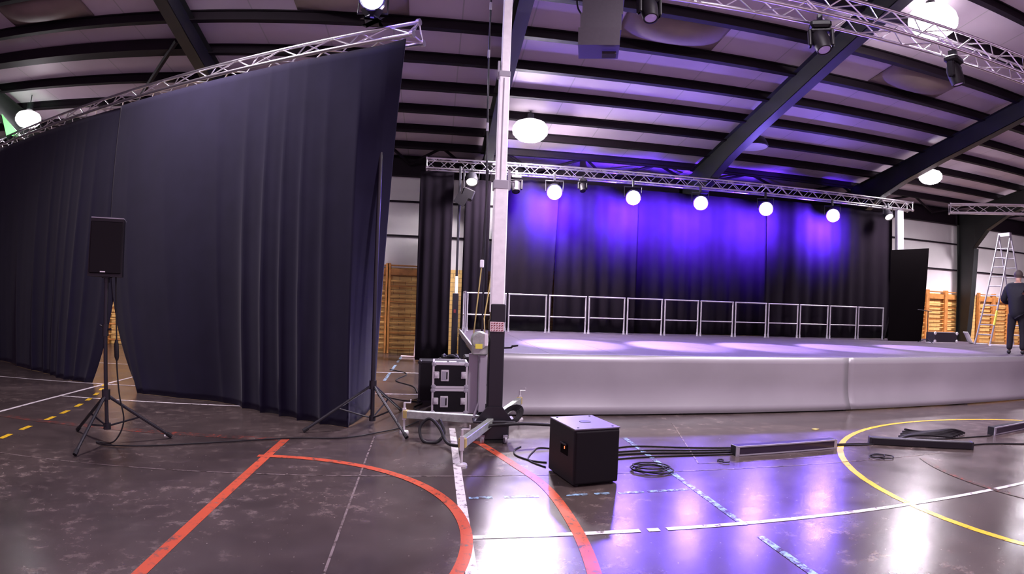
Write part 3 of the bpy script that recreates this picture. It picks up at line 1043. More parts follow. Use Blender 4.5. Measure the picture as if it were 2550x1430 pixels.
# high-bay lamps
def high_bay(x, y, z, lit, label, spill=1.0, power=1.0, globe=None, k=1.0):
    t = thing('high_bay_lamp', (x, y, z), label, 'ceiling lamp', 'high bay lamps under the roof')
    if not lit:
        obj('reflector', MB().lathe([(.38, 0), (.37, .06), (.29, .20), (.17, .27), (.15, .29), (.145, .29), (.26, .18), (.35, .06), (.365, 0)], (x, y, z), (0, 0, 1), 28), BLACK, t, smooth=True)
    obj('ballast', MB().lathe([(.08, .22), (.08, .38), (.03, .40), (.0, .40)], (x, y, z), (0, 0, 1), 16), BLACKM, t, smooth=True)
    obj('hanger', MB().tube([(x, y, z + .38), (x, y, roofz(y) + .06)], .012, 6), BLACKM, t)
    if lit:
        obj('globe', MB().lathe([(p_ * k, q_ * k) for p_, q_ in [(0, -.27), (.14, -.262), (.26, -.225), (.34, -.165), (.385, -.09), (.0, -.085)]], (x, y, z), (0, 0, 1), 28), globe or LED_WHITE, t, smooth=True)
        obj('shade', MB().lathe([(p_ * k, q_ * k) for p_, q_ in [(.40, -.10), (.42, -.02), (.405, .07), (.34, .16), (.2, .22), (.0, .235), (.0, .225), (.19, .21), (.33, .15), (.395, .06), (.41, -.02), (.39, -.10)]], (x, y, z), (0, 0, 1), 28), LED_SHADE, t, smooth=True)
        light('high_bay_down', 'SPOT', (x, y, z - .33), HIGHBAY_DOWN * power, HIGHBAY_COL, .25, (x, y, 0), 150, .5)
        light('high_bay_spill', 'POINT', (x, y, z - .36), HIGHBAY_SPILL * spill, HIGHBAY_COL, .25)
    else:
        obj('glass', MB().lathe([(.36, -.012), (.18, -.03), (0, -.035)], (x, y, z), (0, 0, 1), 24), LENSW, t, smooth=True)
    return t


high_bay(1.97, 12.72, 5.58, True, 'glaring ceiling lamp beside the silver mast above the rear truss', 5.0, 1.2, LED_WHITE_STRONG)
high_bay(13.5, 12.4, 5.55, True, 'small lit ceiling lamp above the pale grey mast and wing board', .6, 1.1, LED_WHITE_FAR, .80)
high_bay(19.4, 12.4, 5.50, True, 'added unseen ceiling lamp above the ladder, past the dark steel column', 1.0, 3.0)  # added out of view to brighten the far right wall
high_bay(-9.95, 12.4, 5.48, True, 'bright ceiling lamp just above the far low end of the curtain truss', 1.2, k=.78)
high_bay(7.60, 12.5, 5.66, False, 'dark unlit ceiling lamp under the roof above the middle of the stage')
high_bay(7.50, 6.55, 6.30, True, 'very bright ceiling lamp shining just above the front truss', 1.5, 1.3)
high_bay(3.4, 3.4, 6.46, True, 'added ceiling lamp over the subwoofer, out of view above', 1.0, 1.5)  # added out of view, placed to light the front of the mast
high_bay(-4.0, 6.6, 6.30, True, 'ceiling lamp over the tall curtain, above the top edge of the photo')

# green light beam built as a solid wedge, left end of the curtain truss
t = thing('green_beam_wedge', (-9.55, 11.2, 4.75), 'green light beam shaped as a solid wedge at the far curtain truss end', 'stage light')
obj('beam_wedge', MB().add([(-9.98, 11.40, 5.33), (-9.66, 11.36, 4.75), (-9.20, 11.40, 4.72), (-9.98, 11.44, 5.33), (-9.66, 11.40, 4.75), (-9.20, 11.44, 4.72)], [(0, 1, 2), (5, 4, 3), (0, 3, 4, 1), (1, 4, 5, 2), (2, 5, 3, 0)]), GREENBEAM, t)
obj('clamp', MB().box((-9.45, 11.30, 4.70), (.12, .26, .10)), BLACKM, t)
light('green_wedge_fill', 'SPOT', (-9.3, 10.3, 4.9), 60, (.25, 1.0, .35), .05, (-9.9, 11.5, 5.15), 60, .7)  # unseen spot added to light the wedge green


# ------------------------------------------------------------------ hanging loudspeaker column
t = thing('array_loudspeaker', (1.72, 6.05, 4.4), 'large grey loudspeaker column hanging from the front truss', 'loudspeaker')
obj('bumper_frame', MB().box((1.76, 6.07, 5.28), (.46, .36, .04)).tube([(1.76, 5.96, 5.28), (1.76, 5.96, 5.33)], .02, 8), BLACKM, t)
for k, (zt, zb, tilt) in enumerate(((5.27, 5.04, 0), (5.035, 4.81, .02), (4.805, 4.60, .05), (4.595, 4.40, .10))):
    w = .46
    cx = 1.76 - .02 * k
    yo = -.012 * k * k
    pr = [(5.86 + yo, zt), (5.86 + yo + .03 * tilt * 10, zb), (6.24 + yo * .3, zb + .03), (6.24 + yo * .3, zt - .01)]
    c = obj('cabinet', MB().prism([(p[0], p[1]) for p in pr], w, (cx - w / 2 - (.02 if k == 3 else 0) * 0, 0, 0), (0, 1, 0), (0, 0, 1), (1, 0, 0)), GREYC, t)
    if k == 3:
        obj('foot_lip', MB().box((cx + .12, 6.0, 4.385), (.16, .12, .03)), GREYC, c)
t.rotation_euler = (0, 0, -.26)
tag(obj('signal_cable', MB().tube(smoothpts([(1.45, 6.05, 5.45, ), (1.43, 6.04, 5.1), (1.44, 6.03, 4.95), (1.485, 6.02, 4.85), (1.50, 6.02, 4.72)]), .010, 6), RUBBER), 'thin cable with bright plug beside the hanging loudspeaker column', 'cable')


# ------------------------------------------------------------------ speaker on tripod (left)
sx, sy = -3.31, 5.57
def tripod(x, y, feet, hub_z, low_z, pole_top, label, name='speaker_stand', rr=.02):
    t = thing(name, (x, y, 0), label, 'stand')
    obj('pole', MB().tube([(x, y, low_z), (x, y, pole_top)], rr, 12), BLACKM, t, smooth=True)
    obj('hub', MB().lathe([(0, -.05), (.042, -.05), (.042, .05), (0, .05)], (x, y, hub_z), (0, 0, 1), 14), BLACKM, t, smooth=True)
    obj('lower_hub', MB().lathe([(0, -.03), (.038, -.03), (.038, .03), (0, .03)], (x, y, low_z + .03), (0, 0, 1), 14), BLACKM, t, smooth=True)
    for fx, fy in feet:
        a = Vector((x, y, hub_z)); b = Vector((fx, fy, .02))
        lg = obj('leg', MB().tube([a, b], .0165, 8), BLACKM, t, smooth=True)
        obj('rubber_foot', MB().tube([b + (a - b).normalized() * .06, b], .023, 8), RUBBER, lg, smooth=True)
        obj('brace', MB().tube([(x, y, low_z + .03), a.lerp(b, .52)], .010, 6), BLACKM, t, smooth=True)
    return t


ts = tripod(sx, sy, [(-3.30, 4.95), (-2.75, 5.87), (-3.87, 5.89)], .48, .13, 1.66, 'black tripod speaker stand on the floor in front of the curtain slit')
obj('collar', MB().lathe([(0, -.06), (.03, -.06), (.03, .06), (0, .06)], (sx, sy, 1.12), (0, 0, 1), 12).tube([(sx, sy, 1.13), (sx + .06, sy, 1.13)], .012, 6).tube([(sx, sy, 1.14), (sx - .05, sy - .03, 1.17)], .010, 6), BLACKM, ts, smooth=True)
tb = thing('loudspeaker', (sx, sy, 1.63), 'black loudspeaker on top of the tripod stand', 'loudspeaker')
rz = radians(24)
rm = Matrix.Rotation(rz, 3, 'Z')
cz0, cz1 = 1.645, 2.205
w2, dp = .165, .15
poly = [(-w2, -dp), (w2, -dp), (w2 * 1.0, 0), (w2 * .62, dp), (-w2 * .62, dp), (-w2, 0)]
mb = MB()
c0 = Vector((sx - .005, sy, 0))
lo = [c0 + rm @ Vector((p[0], p[1], 0)) + Vector((0, 0, cz0)) for p in poly]
hi = [c0 + rm @ Vector((p[0] * .97, p[1] * .97, 0)) + Vector((0, 0, cz1)) for p in poly]
n_ = len(poly)
mb.add(lo + hi, [tuple(range(n_)), tuple(range(2 * n_ - 1, n_ - 1, -1))] + [(i, (i + 1) % n_, n_ + (i + 1) % n_, n_ + i) for i in range(n_)])
obj('cabinet', mb, BLACK, tb)
obj('grille', MB().box(c0 + rm @ Vector((0, -dp - .008, 0)) + Vector((0, 0, (cz0 + cz1) / 2)), (w2 * 1.86, .016, .50), rot=rm, bev=.008), GRILLE, tb)
obj('top_plate', MB().box(c0 + rm @ Vector((0, -.02, 0)) + Vector((0, 0, cz1 + .006)), (w2 * 1.9, .26, .010), rot=rm), GREYP, tb)
obj('badge', MB().box(c0 + rm @ Vector((-.02, -dp - .018, 0)) + Vector((0, 0, cz0 + .045)), (.05, .004, .012), rot=rm), LABELW, tb)
obj('pole_socket', MB().lathe([(.028, 0), (.028, .06)], (sx, sy, cz0 - .055), (0, 0, 1), 12).lathe([(0, 0), (.05, 0), (.05, .012), (0, .012)], (sx, sy, cz0 - .012), (0, 0, 1), 14), BLACKM, tb, smooth=True)
# its cable
pts = smoothpts([(sx + .07, sy + .05, 1.70), (sx + .085, sy + .05, 1.35), (sx + .10, sy + .04, 1.05), (sx + .11, sy + .03, .75), (sx + .15, sy, .48), (sx + .20, sy - .02, .22), (sx + .10, sy - .06, .02), (-3.40, 5.50, .012), (-3.22, 5.41, .012), (-2.9, 5.46, .012), (-2.62, 5.57, .012), (-1.62, 6.0, .012), (-1.0, 6.08, .012), (-.66, 6.33, .012), (-.36, 6.66, .012), (-.2, 7.0, .012)])
tag(obj('speaker_cable', MB().tube(pts, .0075, 6), RUBBER, smooth='all'), 'long black cable running from the tripod loudspeaker along the floor', 'cable')
tag(obj('inline_connector', MB().tube([(sx + .10, sy + .04, 1.03), (sx + .10, sy + .035, .98), (sx + .108, sy + .03, .86), (sx + .11, sy + .03, .82)], [.012, .024, .024, .012], 10), RUBBER, smooth=True), 'black cable connector hanging beside the tripod stand pole', 'connector')

# stand behind the curtain end
t2 = tripod(-.74, 6.71, [(-1.46, 6.33), (-.30, 6.09), (-.46, 7.65)], .50, .07, 4.5, 'black wind-up stand with splayed legs under the curtain end', 'windup_stand', .024)

# ------------------------------------------------------------------ subwoofer
B = [Vector((1.14, 4.42, 0)), Vector((1.55, 4.50, 0))]
ex = (B[1] - B[0]).normalized(); ey = Vector((-.20, .98, 0)).normalized()
W_, D_, H_ = .425, .535, .49
t = thing('subwoofer', B[0] + ex * W_ / 2 + ey * D_ / 2, 'black cube subwoofer with lavender sheen on top, standing on the shiny floor', 'subwoofer')
def sbx(u0, u1, v0, v1, z0, z1):
    q = [B[0] + ex * u + ey * v for u, v in ((u0, v0), (u1, v0), (u1, v1), (u0, v1))]
    return [p + Vector((0, 0, z0)) for p in q] + [p + Vector((0, 0, z1)) for p in q], [(0, 1, 2, 3), (7, 6, 5, 4), (0, 4, 5, 1), (1, 5, 6, 2), (2, 6, 7, 3), (3, 7, 4, 0)]
o = obj('cabinet', MB().add(*sbx(0, W_, .012, D_, .012, H_ - .012)), BLACK, t)
md = o.modifiers.new('bevel', 'BEVEL'); md.width = .012; md.segments = 3
o = obj('front_grille', MB().add(*sbx(.008, W_ - .008, -.006, .02, .022, H_ - .022)), GRILLE, t)
md = o.modifiers.new('bevel', 'BEVEL'); md.width = .014; md.segments = 3
o = obj('top_panel', MB().add(*sbx(-.001, W_ + .001, .0, D_, H_ - .013, H_)), TOP_SHEEN, t)
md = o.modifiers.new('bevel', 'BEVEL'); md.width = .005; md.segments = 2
pc = B[0] + ex * W_ * .52 + ey * D_ * .50
obj('pole_mount', MB().lathe([(.017, .001), (.052, .001), (.050, .004), (.018, .004)], pc + Vector((0, 0, H_)), (0, 0, 1), 24), BLACKM, t, smooth=True)
for u, v in ((.05, .05), (W_ - .05, .05), (.05, D_ - .05), (W_ - .05, D_ - .05)):
    obj('screw', MB().lathe([(0, 0), (.011, 0), (.009, .004), (0, .004)], B[0] + ex * u + ey * v + Vector((0, 0, H_)), (0, 0, 1), 10), RUBBER, t, smooth=True)
    obj('rubber_foot', MB().lathe([(0, 0), (.022, 0), (.02, .016), (0, .016)], B[0] + ex * u + ey * v, (0, 0, 1), 12), RUBBER, t, smooth=True)
hc = B[0] + ey * .20
obj('side_handle', MB().add(*sbx(-.004, .004, .13, .27, .235, .325)), FLAT, t)
obj('handle_bar', MB().tube([B[0] + ey * .14 - ex * .008 + Vector((0, 0, .325)), B[0] + ey * .26 - ex * .008 + Vector((0, 0, .325))], .009, 8), BLACKM, t)
obj('indicator', MB().box(B[0] + ey * .185 - ex * .006 + Vector((0, 0, .295)), (.006, .010, .022)), LED_ORANGE, t)

# ------------------------------------------------------------------ flight cases
def flight_case(x0, y0, z0, w, d, h, label, rz=0.0, front=True, group='black flight cases left of the stage', wheels=False):
    t = thing('flight_case', (x0 + w / 2, y0 + d / 2, z0), label, 'flight case', group)
    obj('body', MB().box((x0 + w / 2, y0 + d / 2, z0 + h / 2), (w - .012, d - .012, h - .012)), CASEB, t)
    mb = MB()
    e = .026
    for xx in (x0 + e / 2, x0 + w - e / 2):
        for yy in (y0 + e / 2, y0 + d - e / 2):
            mb.box((xx, yy, z0 + h / 2), (e, e, h - .01))
    for zz_ in (z0 + e / 2 + .003, z0 + h - e / 2 - .003):
        for yy in (y0 + e / 2, y0 + d - e / 2):
            mb.box((x0 + w / 2, yy, zz_), (w, e, e + .006))
        for xx in (x0 + e / 2, x0 + w - e / 2):
            mb.box((xx, y0 + d / 2, zz_), (e, d, e + .006))
    obj('aluminium_edging' if front else 'dark_edging', mb, ALU_C if front else BLACKM, t)
    for xx in (x0 + .02, x0 + w - .02):
        for zz_ in (z0 + .022, z0 + h - .022):
            obj('ball_corner', MB().lathe([(0, -.02), (.028, -.016), (.036, 0), (.028, .016), (0, .02)], (xx, y0 + .012, zz_), (0, 1, 0), 12), GREYP if front else BLACKM, t, smooth=True)
    if front:
        fy = y0
        hd = obj('recessed_handle', MB().box((x0 + w * .35, fy, z0 + h * .5), (.105, .016, .155), bev=.006), ALU_C, t)
        obj('grip', MB().box((x0 + w * .41, fy - .010, z0 + h * .5), (.018, .012, .10), bev=.004), BLACK, hd)
        obj('dish', MB().box((x0 + w * .33, fy - .009, z0 + h * .5), (.055, .006, .115)), GREYP, hd)
        for xx in (x0 + .055, x0 + w - .055):
            obj('butterfly_latch', MB().box((xx, fy - .004, z0 + h * .52), (.072, .018, .095), bev=.01).lathe([(0, 0), (.026, 0), (.024, .012), (0, .014)], (xx, fy - .012, z0 + h * .52), (0, -1, 0), 12), ALU_C, t, smooth=True)
    return t


c1 = flight_case(-.055, 7.48, .0, .475, .50, .345, 'lower of the two stacked silver-edged flight cases')
c2 = flight_case(-.050, 7.48, .350, .470, .50, .345, 'upper of the two stacked silver-edged flight cases, white labels on top')
t = obj('white_label', MB().box((.06, 7.60, .698), (.16, .12, .003)).box((.22, 7.62, .698), (.10, .11, .003)), LABELW, c2)
flight_case(-.26, 8.35, 0, .30, .42, .62, 'plain black flight case standing behind the stacked silver-edged pair', front=False)
# dark cable heap behind the cases
rnd = random.Random(5)
for k, (cx, cy, cz, lab) in enumerate(((.20, 8.26, .0, 'black soft bundle of cable behind the stacked flight cases'),)):
    mb = MB()
    for i in range(13):
        r0 = rnd.uniform(.07, .13)
        zc = .04 + .055 * i
        pts = [(cx + .02 * rnd.uniform(-1, 1) + r0 * 1.2 * cos(a), cy + r0 * sin(a) * .8, zc + .02 * sin(3 * a + i)) for a in [2 * pi * j / 20 for j in range(20)]]
        mb.tube(pts, .026, 6, closed=True)
    tag(obj('cable_bundle', mb, RUBBER, smooth='all'), lab, 'cable')
t = thing('stage_box', (.33, 7.9, 0), 'dark equipment box beside the stage, behind the mast winch', 'equipment box')
obj('body', MB().box((.46, 8.3, .36), (.12, .5, .72), bev=.02), BLACK, t)
obj('side_handle', MB().tube(smoothpts([(.455, 8.03, .52), (.455, 8.00, .50), (.455, 8.00, .40), (.455, 8.03, .38)]), .008, 6), YEL, t)


# ------------------------------------------------------------------ LED bars on the floor
def led_bar(a, b, h, d, label, dark=False):
    a, b = Vector((*a, 0)), Vector((*b, 0))
    ex_ = (b - a).normalized(); ey_ = Vector((-ex_.y, ex_.x, 0)); L = (b - a).length
    rot = Matrix((ex_, ey_, Vector((0, 0, 1)))).transposed()
    c = (a + b) / 2 + ey_ * d / 2
    t = thing('led_bar', c, label, 'light bar', 'black light bars lying on the floor')
    tl = Matrix.Rotation(-.5, 3, 'X')
    obj('housing', MB().box(c + Vector((0, 0, h / 2)), (L, d, h), rot=rot, bev=.008), BLACK, t)
    if not dark:
        mb = MB()
        for zz_ in (.010, h - .006):
            mb.box(a + ex_ * L / 2 - ey_ * .006 + Vector((0, 0, zz_)), (L, .014, .014), rot=rot)
        for u in (.012, L - .012):
            mb.box(a + ex_ * u - ey_ * .006 + Vector((0, 0, h / 2)), (.04, .014, h), rot=rot)
        obj('front_frame', mb, GREYP, t)
        obj('front_glass', MB().box(a + ex_ * L / 2 - ey_ * .003 + Vector((0, 0, h / 2)), (L - .05, .008, h - .02), rot=rot), LENSD, t)
    obj('end_cap', MB().box(a + ex_ * .01 + ey_ * d / 2 + Vector((0, 0, h / 2)), (.03, d + .012, h + .008), rot=rot, bev=.006), BLACKM, t)
    obj('end_cap', MB().box(b - ex_ * .01 + ey_ * d / 2 + Vector((0, 0, h / 2)), (.03, d + .012, h + .008), rot=rot, bev=.006), BLACKM, t)
    return t


led_bar((3.08, 5.20), (4.41, 5.29), .105, .10, 'light bar with grey framed front at the end of the thick floor cable')
led_bar((4.97, 5.36), (6.02, 4.72), .085, .10, 'all-black light bar lying between the two other bars', True)
led_bar((7.07, 5.22), (8.35, 5.38), .105, .10, 'light bar with grey frame lying beyond the all-black one')

# ------------------------------------------------------------------ floor cables
def cable(pts, label, r=.008, name='floor_cable', z=None):
    z = r if z is None else z
    P = smoothpts([(p[0], p[1], p[2] if len(p) > 2 else z) for p in pts])
    return tag(obj(name, MB().tube(P, r, 6), RUBBER, smooth='all'), label, 'cable')


cable([(1.9, 5.64), (2.18, 5.70), (2.8, 5.57), (3.43, 5.50), (4.67, 5.43), (5.19, 5.33), (5.6, 5.38), (6.3, 5.28), (6.99, 5.20)], 'long floor cable running behind all three light bars', .008)
cable([(1.7, 5.45), (2.2, 5.52), (2.75, 5.46), (3.4, 5.42), (4.5, 5.38), (5.0, 5.32)], 'floor cable passing close behind the framed light bar', .008)
cable([(1.55, 5.32), (2.1, 5.40), (2.7, 5.36), (3.1, 5.34)], 'thick floor cable running from the subwoofer to the framed light bar', .011)
cable([(1.6, 5.18), (2.1, 5.27), (2.72, 5.27), (3.1, 5.26)], 'thin floor cable ending at the framed light bar, in front of the thicker one', .008)
cable([(1.06, 5.15), (.92, 5.22), (.80, 5.42), (.82, 5.62), (.9, 5.75)], 'black cable curving from the subwoofer side to the mast base', .008)
cable([(1.02, 5.0), (.9, 5.25), (1.0, 5.55), (1.1, 5.7), (1.3, 5.6)], 'short looping cable between mast base and subwoofer', .007)


def coil(cx, cy, r, n, label, ry=.75, seed=1):
    rnd = random.Random(seed)
    pts = []
    for i in range(n * 20):
        a = 2 * pi * i / 20
        k = r * (1 + .16 * sin(i * .41) + .05 * rnd.uniform(-1, 1))
        pts.append((cx + k * cos(a) + .03 * sin(i * .13), cy + k * sin(a) * ry + .03 * cos(i * .17), .008 + .010 * (i / 20) * .8))
    return tag(obj('cable_coil', MB().tube(pts, .0065, 5), RUBBER, smooth='all'), label, 'cable', 'coiled cables on the floor')


coil(1.98, 4.84, .17, 4, 'coiled black cable lying on the floor beside the subwoofer', seed=2)
coil(4.62, 4.82, .11, 2, 'small loose cable coil between the framed and the all-black light bar', seed=3)
coil(2.80, 5.02, .05, 1, 'tiny cable loop by the cable end of the framed light bar', seed=4)
# heap of cables behind the black bar
mb = MB()
rnd = random.Random(9)
for i in range(6):
    x0 = 5.35 + .08 * i
    mb.tube(smoothpts([(x0, 5.34 + .05 * i, .02 + .015 * i), (x0 + .3, 5.42 + .03 * i, .05), (x0 + .65, 5.40, .04 + .01 * i), (x0 + .95, 5.28 + .03 * i, .02)]), .016, 6)
tag(obj('cable_heap', mb, RUBBER, smooth='all'), 'heap of black cables behind the all-black light bar', 'cable')
cable([(6.1, 4.9), (6.5, 4.85), (7.0, 4.6), (7.4, 4.3)], 'black cable trailing from the far end of the all-black light bar', .009)
# thick multicore looping round the mast base
cable([(1.30, 5.95, .19), (1.0, 5.93, .21), (.75, 5.86, .22), (.55, 5.80, .21), (.42, 5.62, .14), (.30, 5.48, .10), (.20, 5.60, .06), (.12, 5.80, .05), (.05, 5.95, .16), (-.06, 6.05, .24), (-.16, 6.05, .14), (-.12, 5.95, .02), (.02, 5.90, .02), (.10, 5.98, .10), (.05, 6.10, .22)], 'thick black cable looping over the outriggers at the mast base', .017, 'multicore_cable')
cable([(1.30, 5.97, .18), (1.36, 5.80, .12), (1.30, 5.45, .03), (1.25, 5.15, .02)], 'thick cable end dropping to the floor behind the subwoofer', .016, 'multicore_cable')
mb = MB()
rnd = random.Random(3)
for i in range(7):
    r0 = .06 + .012 * i
    mb.tube([(.83 + r0 * cos(a), 6.05 + .12 * sin(a) * .6, .28 + .018 * i * 0 + r0 * .8 * sin(a + .6)) for a in [2 * pi * j / 18 for j in range(18)]], .007, 5, closed=True)
tag(obj('cable_coil', mb, RUBBER, smooth='all'), 'coiled thin cable hung on the base of the silver mast', 'cable')
tag(obj('white_plug', MB().tube([(.40, 5.80, .16), (.46, 5.78, .10)], .028, 10), WHITE, smooth=True), 'small white plug lying on the mast outrigger', 'plug')
tag(obj('yellow_scrap', MB().box((4.86, 6.25, .004), (.09, .06, .006), rz=.4), YEL), 'small yellow scrap on the floor beyond the framed light bar', 'scrap')
tag(obj('white_scrap', MB().box((-2.85, 5.97, .004), (.05, .05, .006), rz=.4), WHITE), 'small white scrap on the floor near the tripod stand', 'scrap')
cable([(-.9, 8.9), (-.5, 8.5), (-.2, 8.3), (-.3, 7.9), (-.05, 7.4), (.1, 7.2)], 'thin cable on the floor between curtain end and flight cases', .007)
cable([(-1.0, 12.3), (-.6, 11.6), (-.75, 10.6), (-.4, 9.9), (-.3, 9.2)], 'thin cable on the floor far behind the flight cases', .009)

# ------------------------------------------------------------------ things at stage right
# flight case on stage
t = thing('equipment_chest', (13.75, 12.15, SZ), 'dark equipment chest with pale corners on the stage by the microphone stand', 'chest')
obj('body', MB().box((13.72, 12.15, SZ + .16), (.98, .30, .28), rz=.02, bev=.01), GREYC, t)
for xx in (13.27, 14.17):
    for zz_ in (SZ + .05, SZ + .27):
        obj('corner_fitting', MB().lathe([(0, -.02), (.04, -.015), (.05, 0), (.04, .015), (0, .02)], (xx, 11.99, zz_), (0, 1, 0), 10), ALU_D, t, smooth=True)
obj('base_strip', MB().box((13.72, 12.15, SZ + .012), (.98, .3, .024), rz=.02), ALU_D, t)
t = thing('microphone_stand', (13.02, 12.05, SZ), 'thin black microphone stand with boom beside the wing board', 'microphone stand')
obj('pole', MB().tube([(13.02, 12.05, SZ + .02), (13.02, 12.05, SZ + .86)], .013, 8), BLACKM, t)
obj('boom', MB().tube([(12.62, 12.05, SZ + .90), (13.16, 12.05, SZ + .86)], .011, 8), BLACKM, t)
mb = MB()
for a in (0.3, 2.4, 4.5):
    mb.tube([(13.02, 12.05, SZ + .12), (13.02 + .25 * cos(a), 12.05 + .25 * sin(a), SZ + .01)], .010, 6)
obj('tripod_base', mb, BLACKM, t)
# boards lying by the column
t = obj('curved_board', MB().grid([[Vector(p) + Vector((0, dy, 0)) for dy in (0, .16)] for p in smoothpts([(14.15, 11.6, SZ + .33), (14.22, 11.6, SZ + .26), (14.36, 11.58, SZ + .06), (14.48, 11.56, SZ + .015), (14.85, 11.4, SZ + .012)], 5)]), WHITE, smooth='all', solid=.02)
tag(t, 'bent white board resting at the foot of the dark steel column', 'board')
t = obj('white_plank', MB().box((14.3, 10.4, SZ + .03), (.95, .13, .05), rz=-.45), WHITE)
tag(t, 'long pale plank lying on the stage beside the ladder foot', 'plank')
t = obj('plank', MB().box((14.62, 10.95, SZ + .06), (.5, .10, .11), rz=-.3), WOOD_L)
tag(t, 'short wooden block lying behind the pale plank on the stage', 'plank')

# ladder
LADM = mat('dull_ladder_aluminium', (.34, .33, .37), .6, .1)
t = thing('step_ladder', (15.0, 11.4, SZ), 'tall aluminium step ladder standing open behind the person', 'ladder')
apex = Vector((15.05, 11.05, 3.88))
A0, A1 = Vector((13.86, 11.10, SZ + .03)), Vector((14.02, 10.72, SZ + .03))
B0, B1 = Vector((15.42, 10.95, SZ + .03)), Vector((15.52, 10.55, SZ + .03))
off = Vector((.06, -.16, 0))
for nm, P0, P1 in (('climbing_frame', A0, A1), ('rear_frame', B0, B1)):
    ta, tb_ = apex - off, apex + off
    fr = obj(nm, MB().tube([P0, ta], .026, 6).tube([P1, tb_], .026, 6), LADM, t)
    for k in range(1, 11):
        f = k / 11.5
        obj('rung', MB().tube([P0.lerp(ta, f), P1.lerp(tb_, f)], .016, 6), LADM, fr)
obj('hinge', MB().box(apex, (.10, .40, .10)), LADM, t)
ya, yb_ = A1.lerp(apex + off, .17), A1.lerp(apex + off, .30)
obj('yellow_label', MB().tube([ya, yb_], .036, 6), YLAB, t)

# ------------------------------------------------------------------ person
def skin_obj(name, verts, edges, radii, m, parent, root=0, sub=2):
    me = bpy.data.meshes.new(name)
    org = world_loc(parent)
    me.from_pydata([Vector(v) - org for v in verts], edges, [])
    o = bpy.data.objects.new(name, me)
    COL.objects.link(o)
    o.parent = parent
    md = o.modifiers.new('skin', 'SKIN')
    md.use_smooth_shade = True
    if not me.skin_vertices:
        me.skin_vertices.new()
    for i, r in enumerate(radii):
        sv = me.skin_vertices[0].data[i]
        sv.radius = r if isinstance(r, tuple) else (r, r)
        sv.use_root = (i == root)
    ss = o.modifiers.new('smooth', 'SUBSURF')
    ss.levels = sub
    ss.render_levels = sub
    me.materials.append(m)
    return o


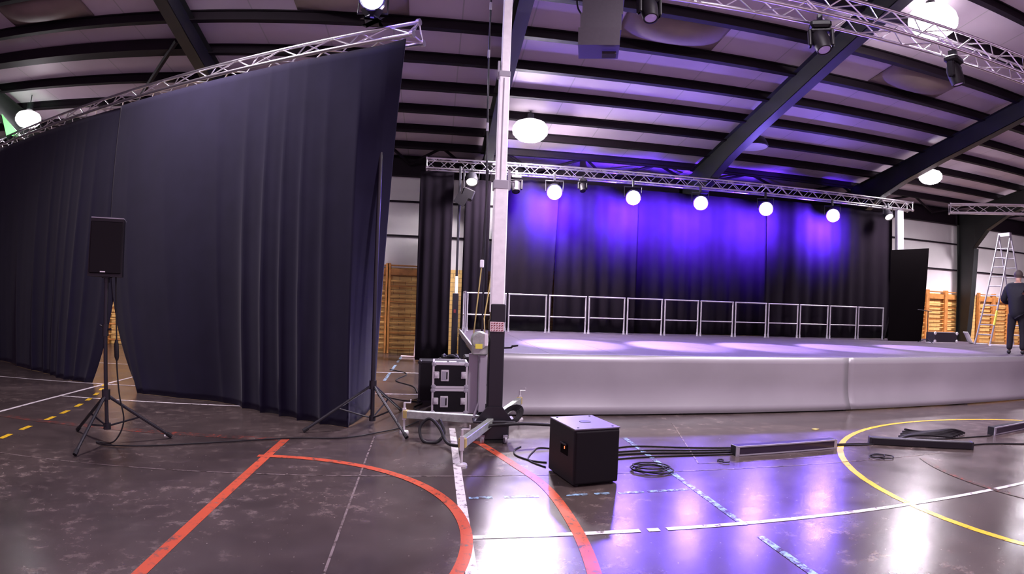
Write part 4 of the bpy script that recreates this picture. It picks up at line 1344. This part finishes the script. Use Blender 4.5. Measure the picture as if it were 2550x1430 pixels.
def build_person():
    gx, gy, gz = 11.50, 8.10, SZ
    t = thing('person', (gx, gy, gz), 'person in navy jacket and dark trousers standing on the stage, back turned', 'person')

    def P(x, y, z):
        return Vector((gx + x, gy + y, gz + z))
    # facing away to the right; head bowed, arms bent in front of the body
    f = Vector((.86, .51, 0))          # forward
    s = Vector((.51, -.86, 0))         # to the person's right

    def Q(fr, sd, z):
        return P(f.x * fr + s.x * sd, f.y * fr + s.y * sd, z)
    V, E, Rr = [], [], []

    def v(p, r, par=None):
        V.append(p); Rr.append(r)
        if par is not None:
            E.append((par, len(V) - 1))
        return len(V) - 1
    pel = v(Q(0, 0, .90), (.15, .12))
    w = v(Q(.01, 0, 1.08), (.145, .115), pel)
    ch = v(Q(.02, 0, 1.27), (.165, .125), w)
    up = v(Q(.03, 0, 1.40), (.12, .10), ch)
    nk = v(Q(.06, 0, 1.48), .055, up)
    h0 = v(Q(.09, 0, 1.555), (.070, .075), nk)
    h1 = v(Q(.115, 0, 1.63), (.078, .092), h0)
    h2 = v(Q(.125, 0, 1.69), (.055, .065), h1)
    hands = []
    for sd in (-1, 1):
        sh = v(Q(.03, sd * .19, 1.38), .062, up)
        el = v(Q(.03, sd * .27, 1.10), .045, sh)
        wr = v(Q(.27, sd * .20, 1.06), .030, el)
        hd = v(Q(.335, sd * .175, 1.055), (.036, .020), wr)
        hands.append((sd, hd))
        hp = v(Q(.0, sd * .10, .86), .092, pel)
        kn = v(Q(.02 + .02 * sd, sd * .125, .47), .060, hp)
        an = v(Q(-.02 + .02 * sd, sd * .135, .10), .042, kn)
        v(Q(.12 + .02 * sd, sd * .155, .045), (.045, .03), an)
    for sd, hd in hands:
        for k, (ds, ln) in enumerate(((-.030, .060), (-.010, .075), (.010, .070), (.028, .055))):
            a = v(Q(.375, sd * .175 + ds, 1.055), .0095, hd)
            b = v(Q(.375 + ln * .5, sd * .17 + ds * 1.05, 1.045), .0085, a)
            v(Q(.375 + ln * .8, sd * .165 + ds * 1.05, 1.015), .0075, b)
        a = v(Q(.335, sd * .135, 1.060), .011, hd)
        v(Q(.375, sd * .115, 1.050), .009, a)
    body = skin_obj('body', V, E, Rr, SKIN, t, 0, 2)
    # nose and ears keep the head readable
    for sd in (-1, 1):
        hm = MB().lathe([(0, -.012), (.022, -.008), (.026, 0), (.02, .010), (0, .012)], Q(.10, sd * .082, 1.62), s * sd + Vector((0, 0, .1)), 10)
        obj('ear', hm, SKIN, body, smooth=True)
    hm = MB().lathe([(.016, 0), (.010, .03), (0, .04)], Q(.195, 0, 1.60), f + Vector((0, 0, -.5)), 8)
    obj('nose', hm, SKIN, body, smooth=True)
    mb = MB()
    prof = []
    for i in range(9):
        a = pi / 2 * i / 8
        prof.append((.098 * cos(a), .098 * sin(a)))
    mb.lathe([(.090, -.05)] + prof, Q(.095, 0, 1.645), Vector((-.25 * f.x, -.25 * f.y, 1)), 20)
    obj('hair', mb, HAIR, t, smooth=True)
    # jacket
    V, E, Rr = [], [], []
    b0 = v(Q(0, 0, .66), (.20, .17))
    b1 = v(Q(0, 0, .95), (.235, .185), b0)
    b2 = v(Q(.01, 0, 1.20), (.245, .19), b1)
    b3 = v(Q(.02, 0, 1.385), (.20, .155), b2)
    b4 = v(Q(.05, 0, 1.49), (.085, .085), b3)
    for sd in (-1, 1):
        sh = v(Q(.02, sd * .215, 1.375), .092, b3)
        el = v(Q(.02, sd * .31, 1.10), .078, sh)
        v(Q(.25, sd * .21, 1.06), .056, el)
    skin_obj('jacket', V, E, Rr, NAVY, t, 0, 2)
    V, E, Rr = [], [], []
    c = v(Q(0, 0, .93), (.175, .145))
    for sd in (-1, 1):
        hp = v(Q(.0, sd * .105, .76), .115, c)
        kn = v(Q(.02 + .02 * sd, sd * .128, .46), .082, hp)
        v(Q(-.015 + .02 * sd, sd * .138, .07), .068, kn)
    skin_obj('trousers', V, E, Rr, TROU, t, 0, 2)
    for sd in (-1, 1):
        V, E, Rr = [], [], []
        a = v(Q(-.06 + .02 * sd, sd * .138, .045), (.046, .044))
        b = v(Q(.05 + .02 * sd, sd * .148, .040), (.052, .040), a)
        v(Q(.16 + .02 * sd, sd * .16, .030), (.045, .028), b)
        skin_obj('shoe', V, E, Rr, SHOE, t, 0, 2)
    return t


build_person()
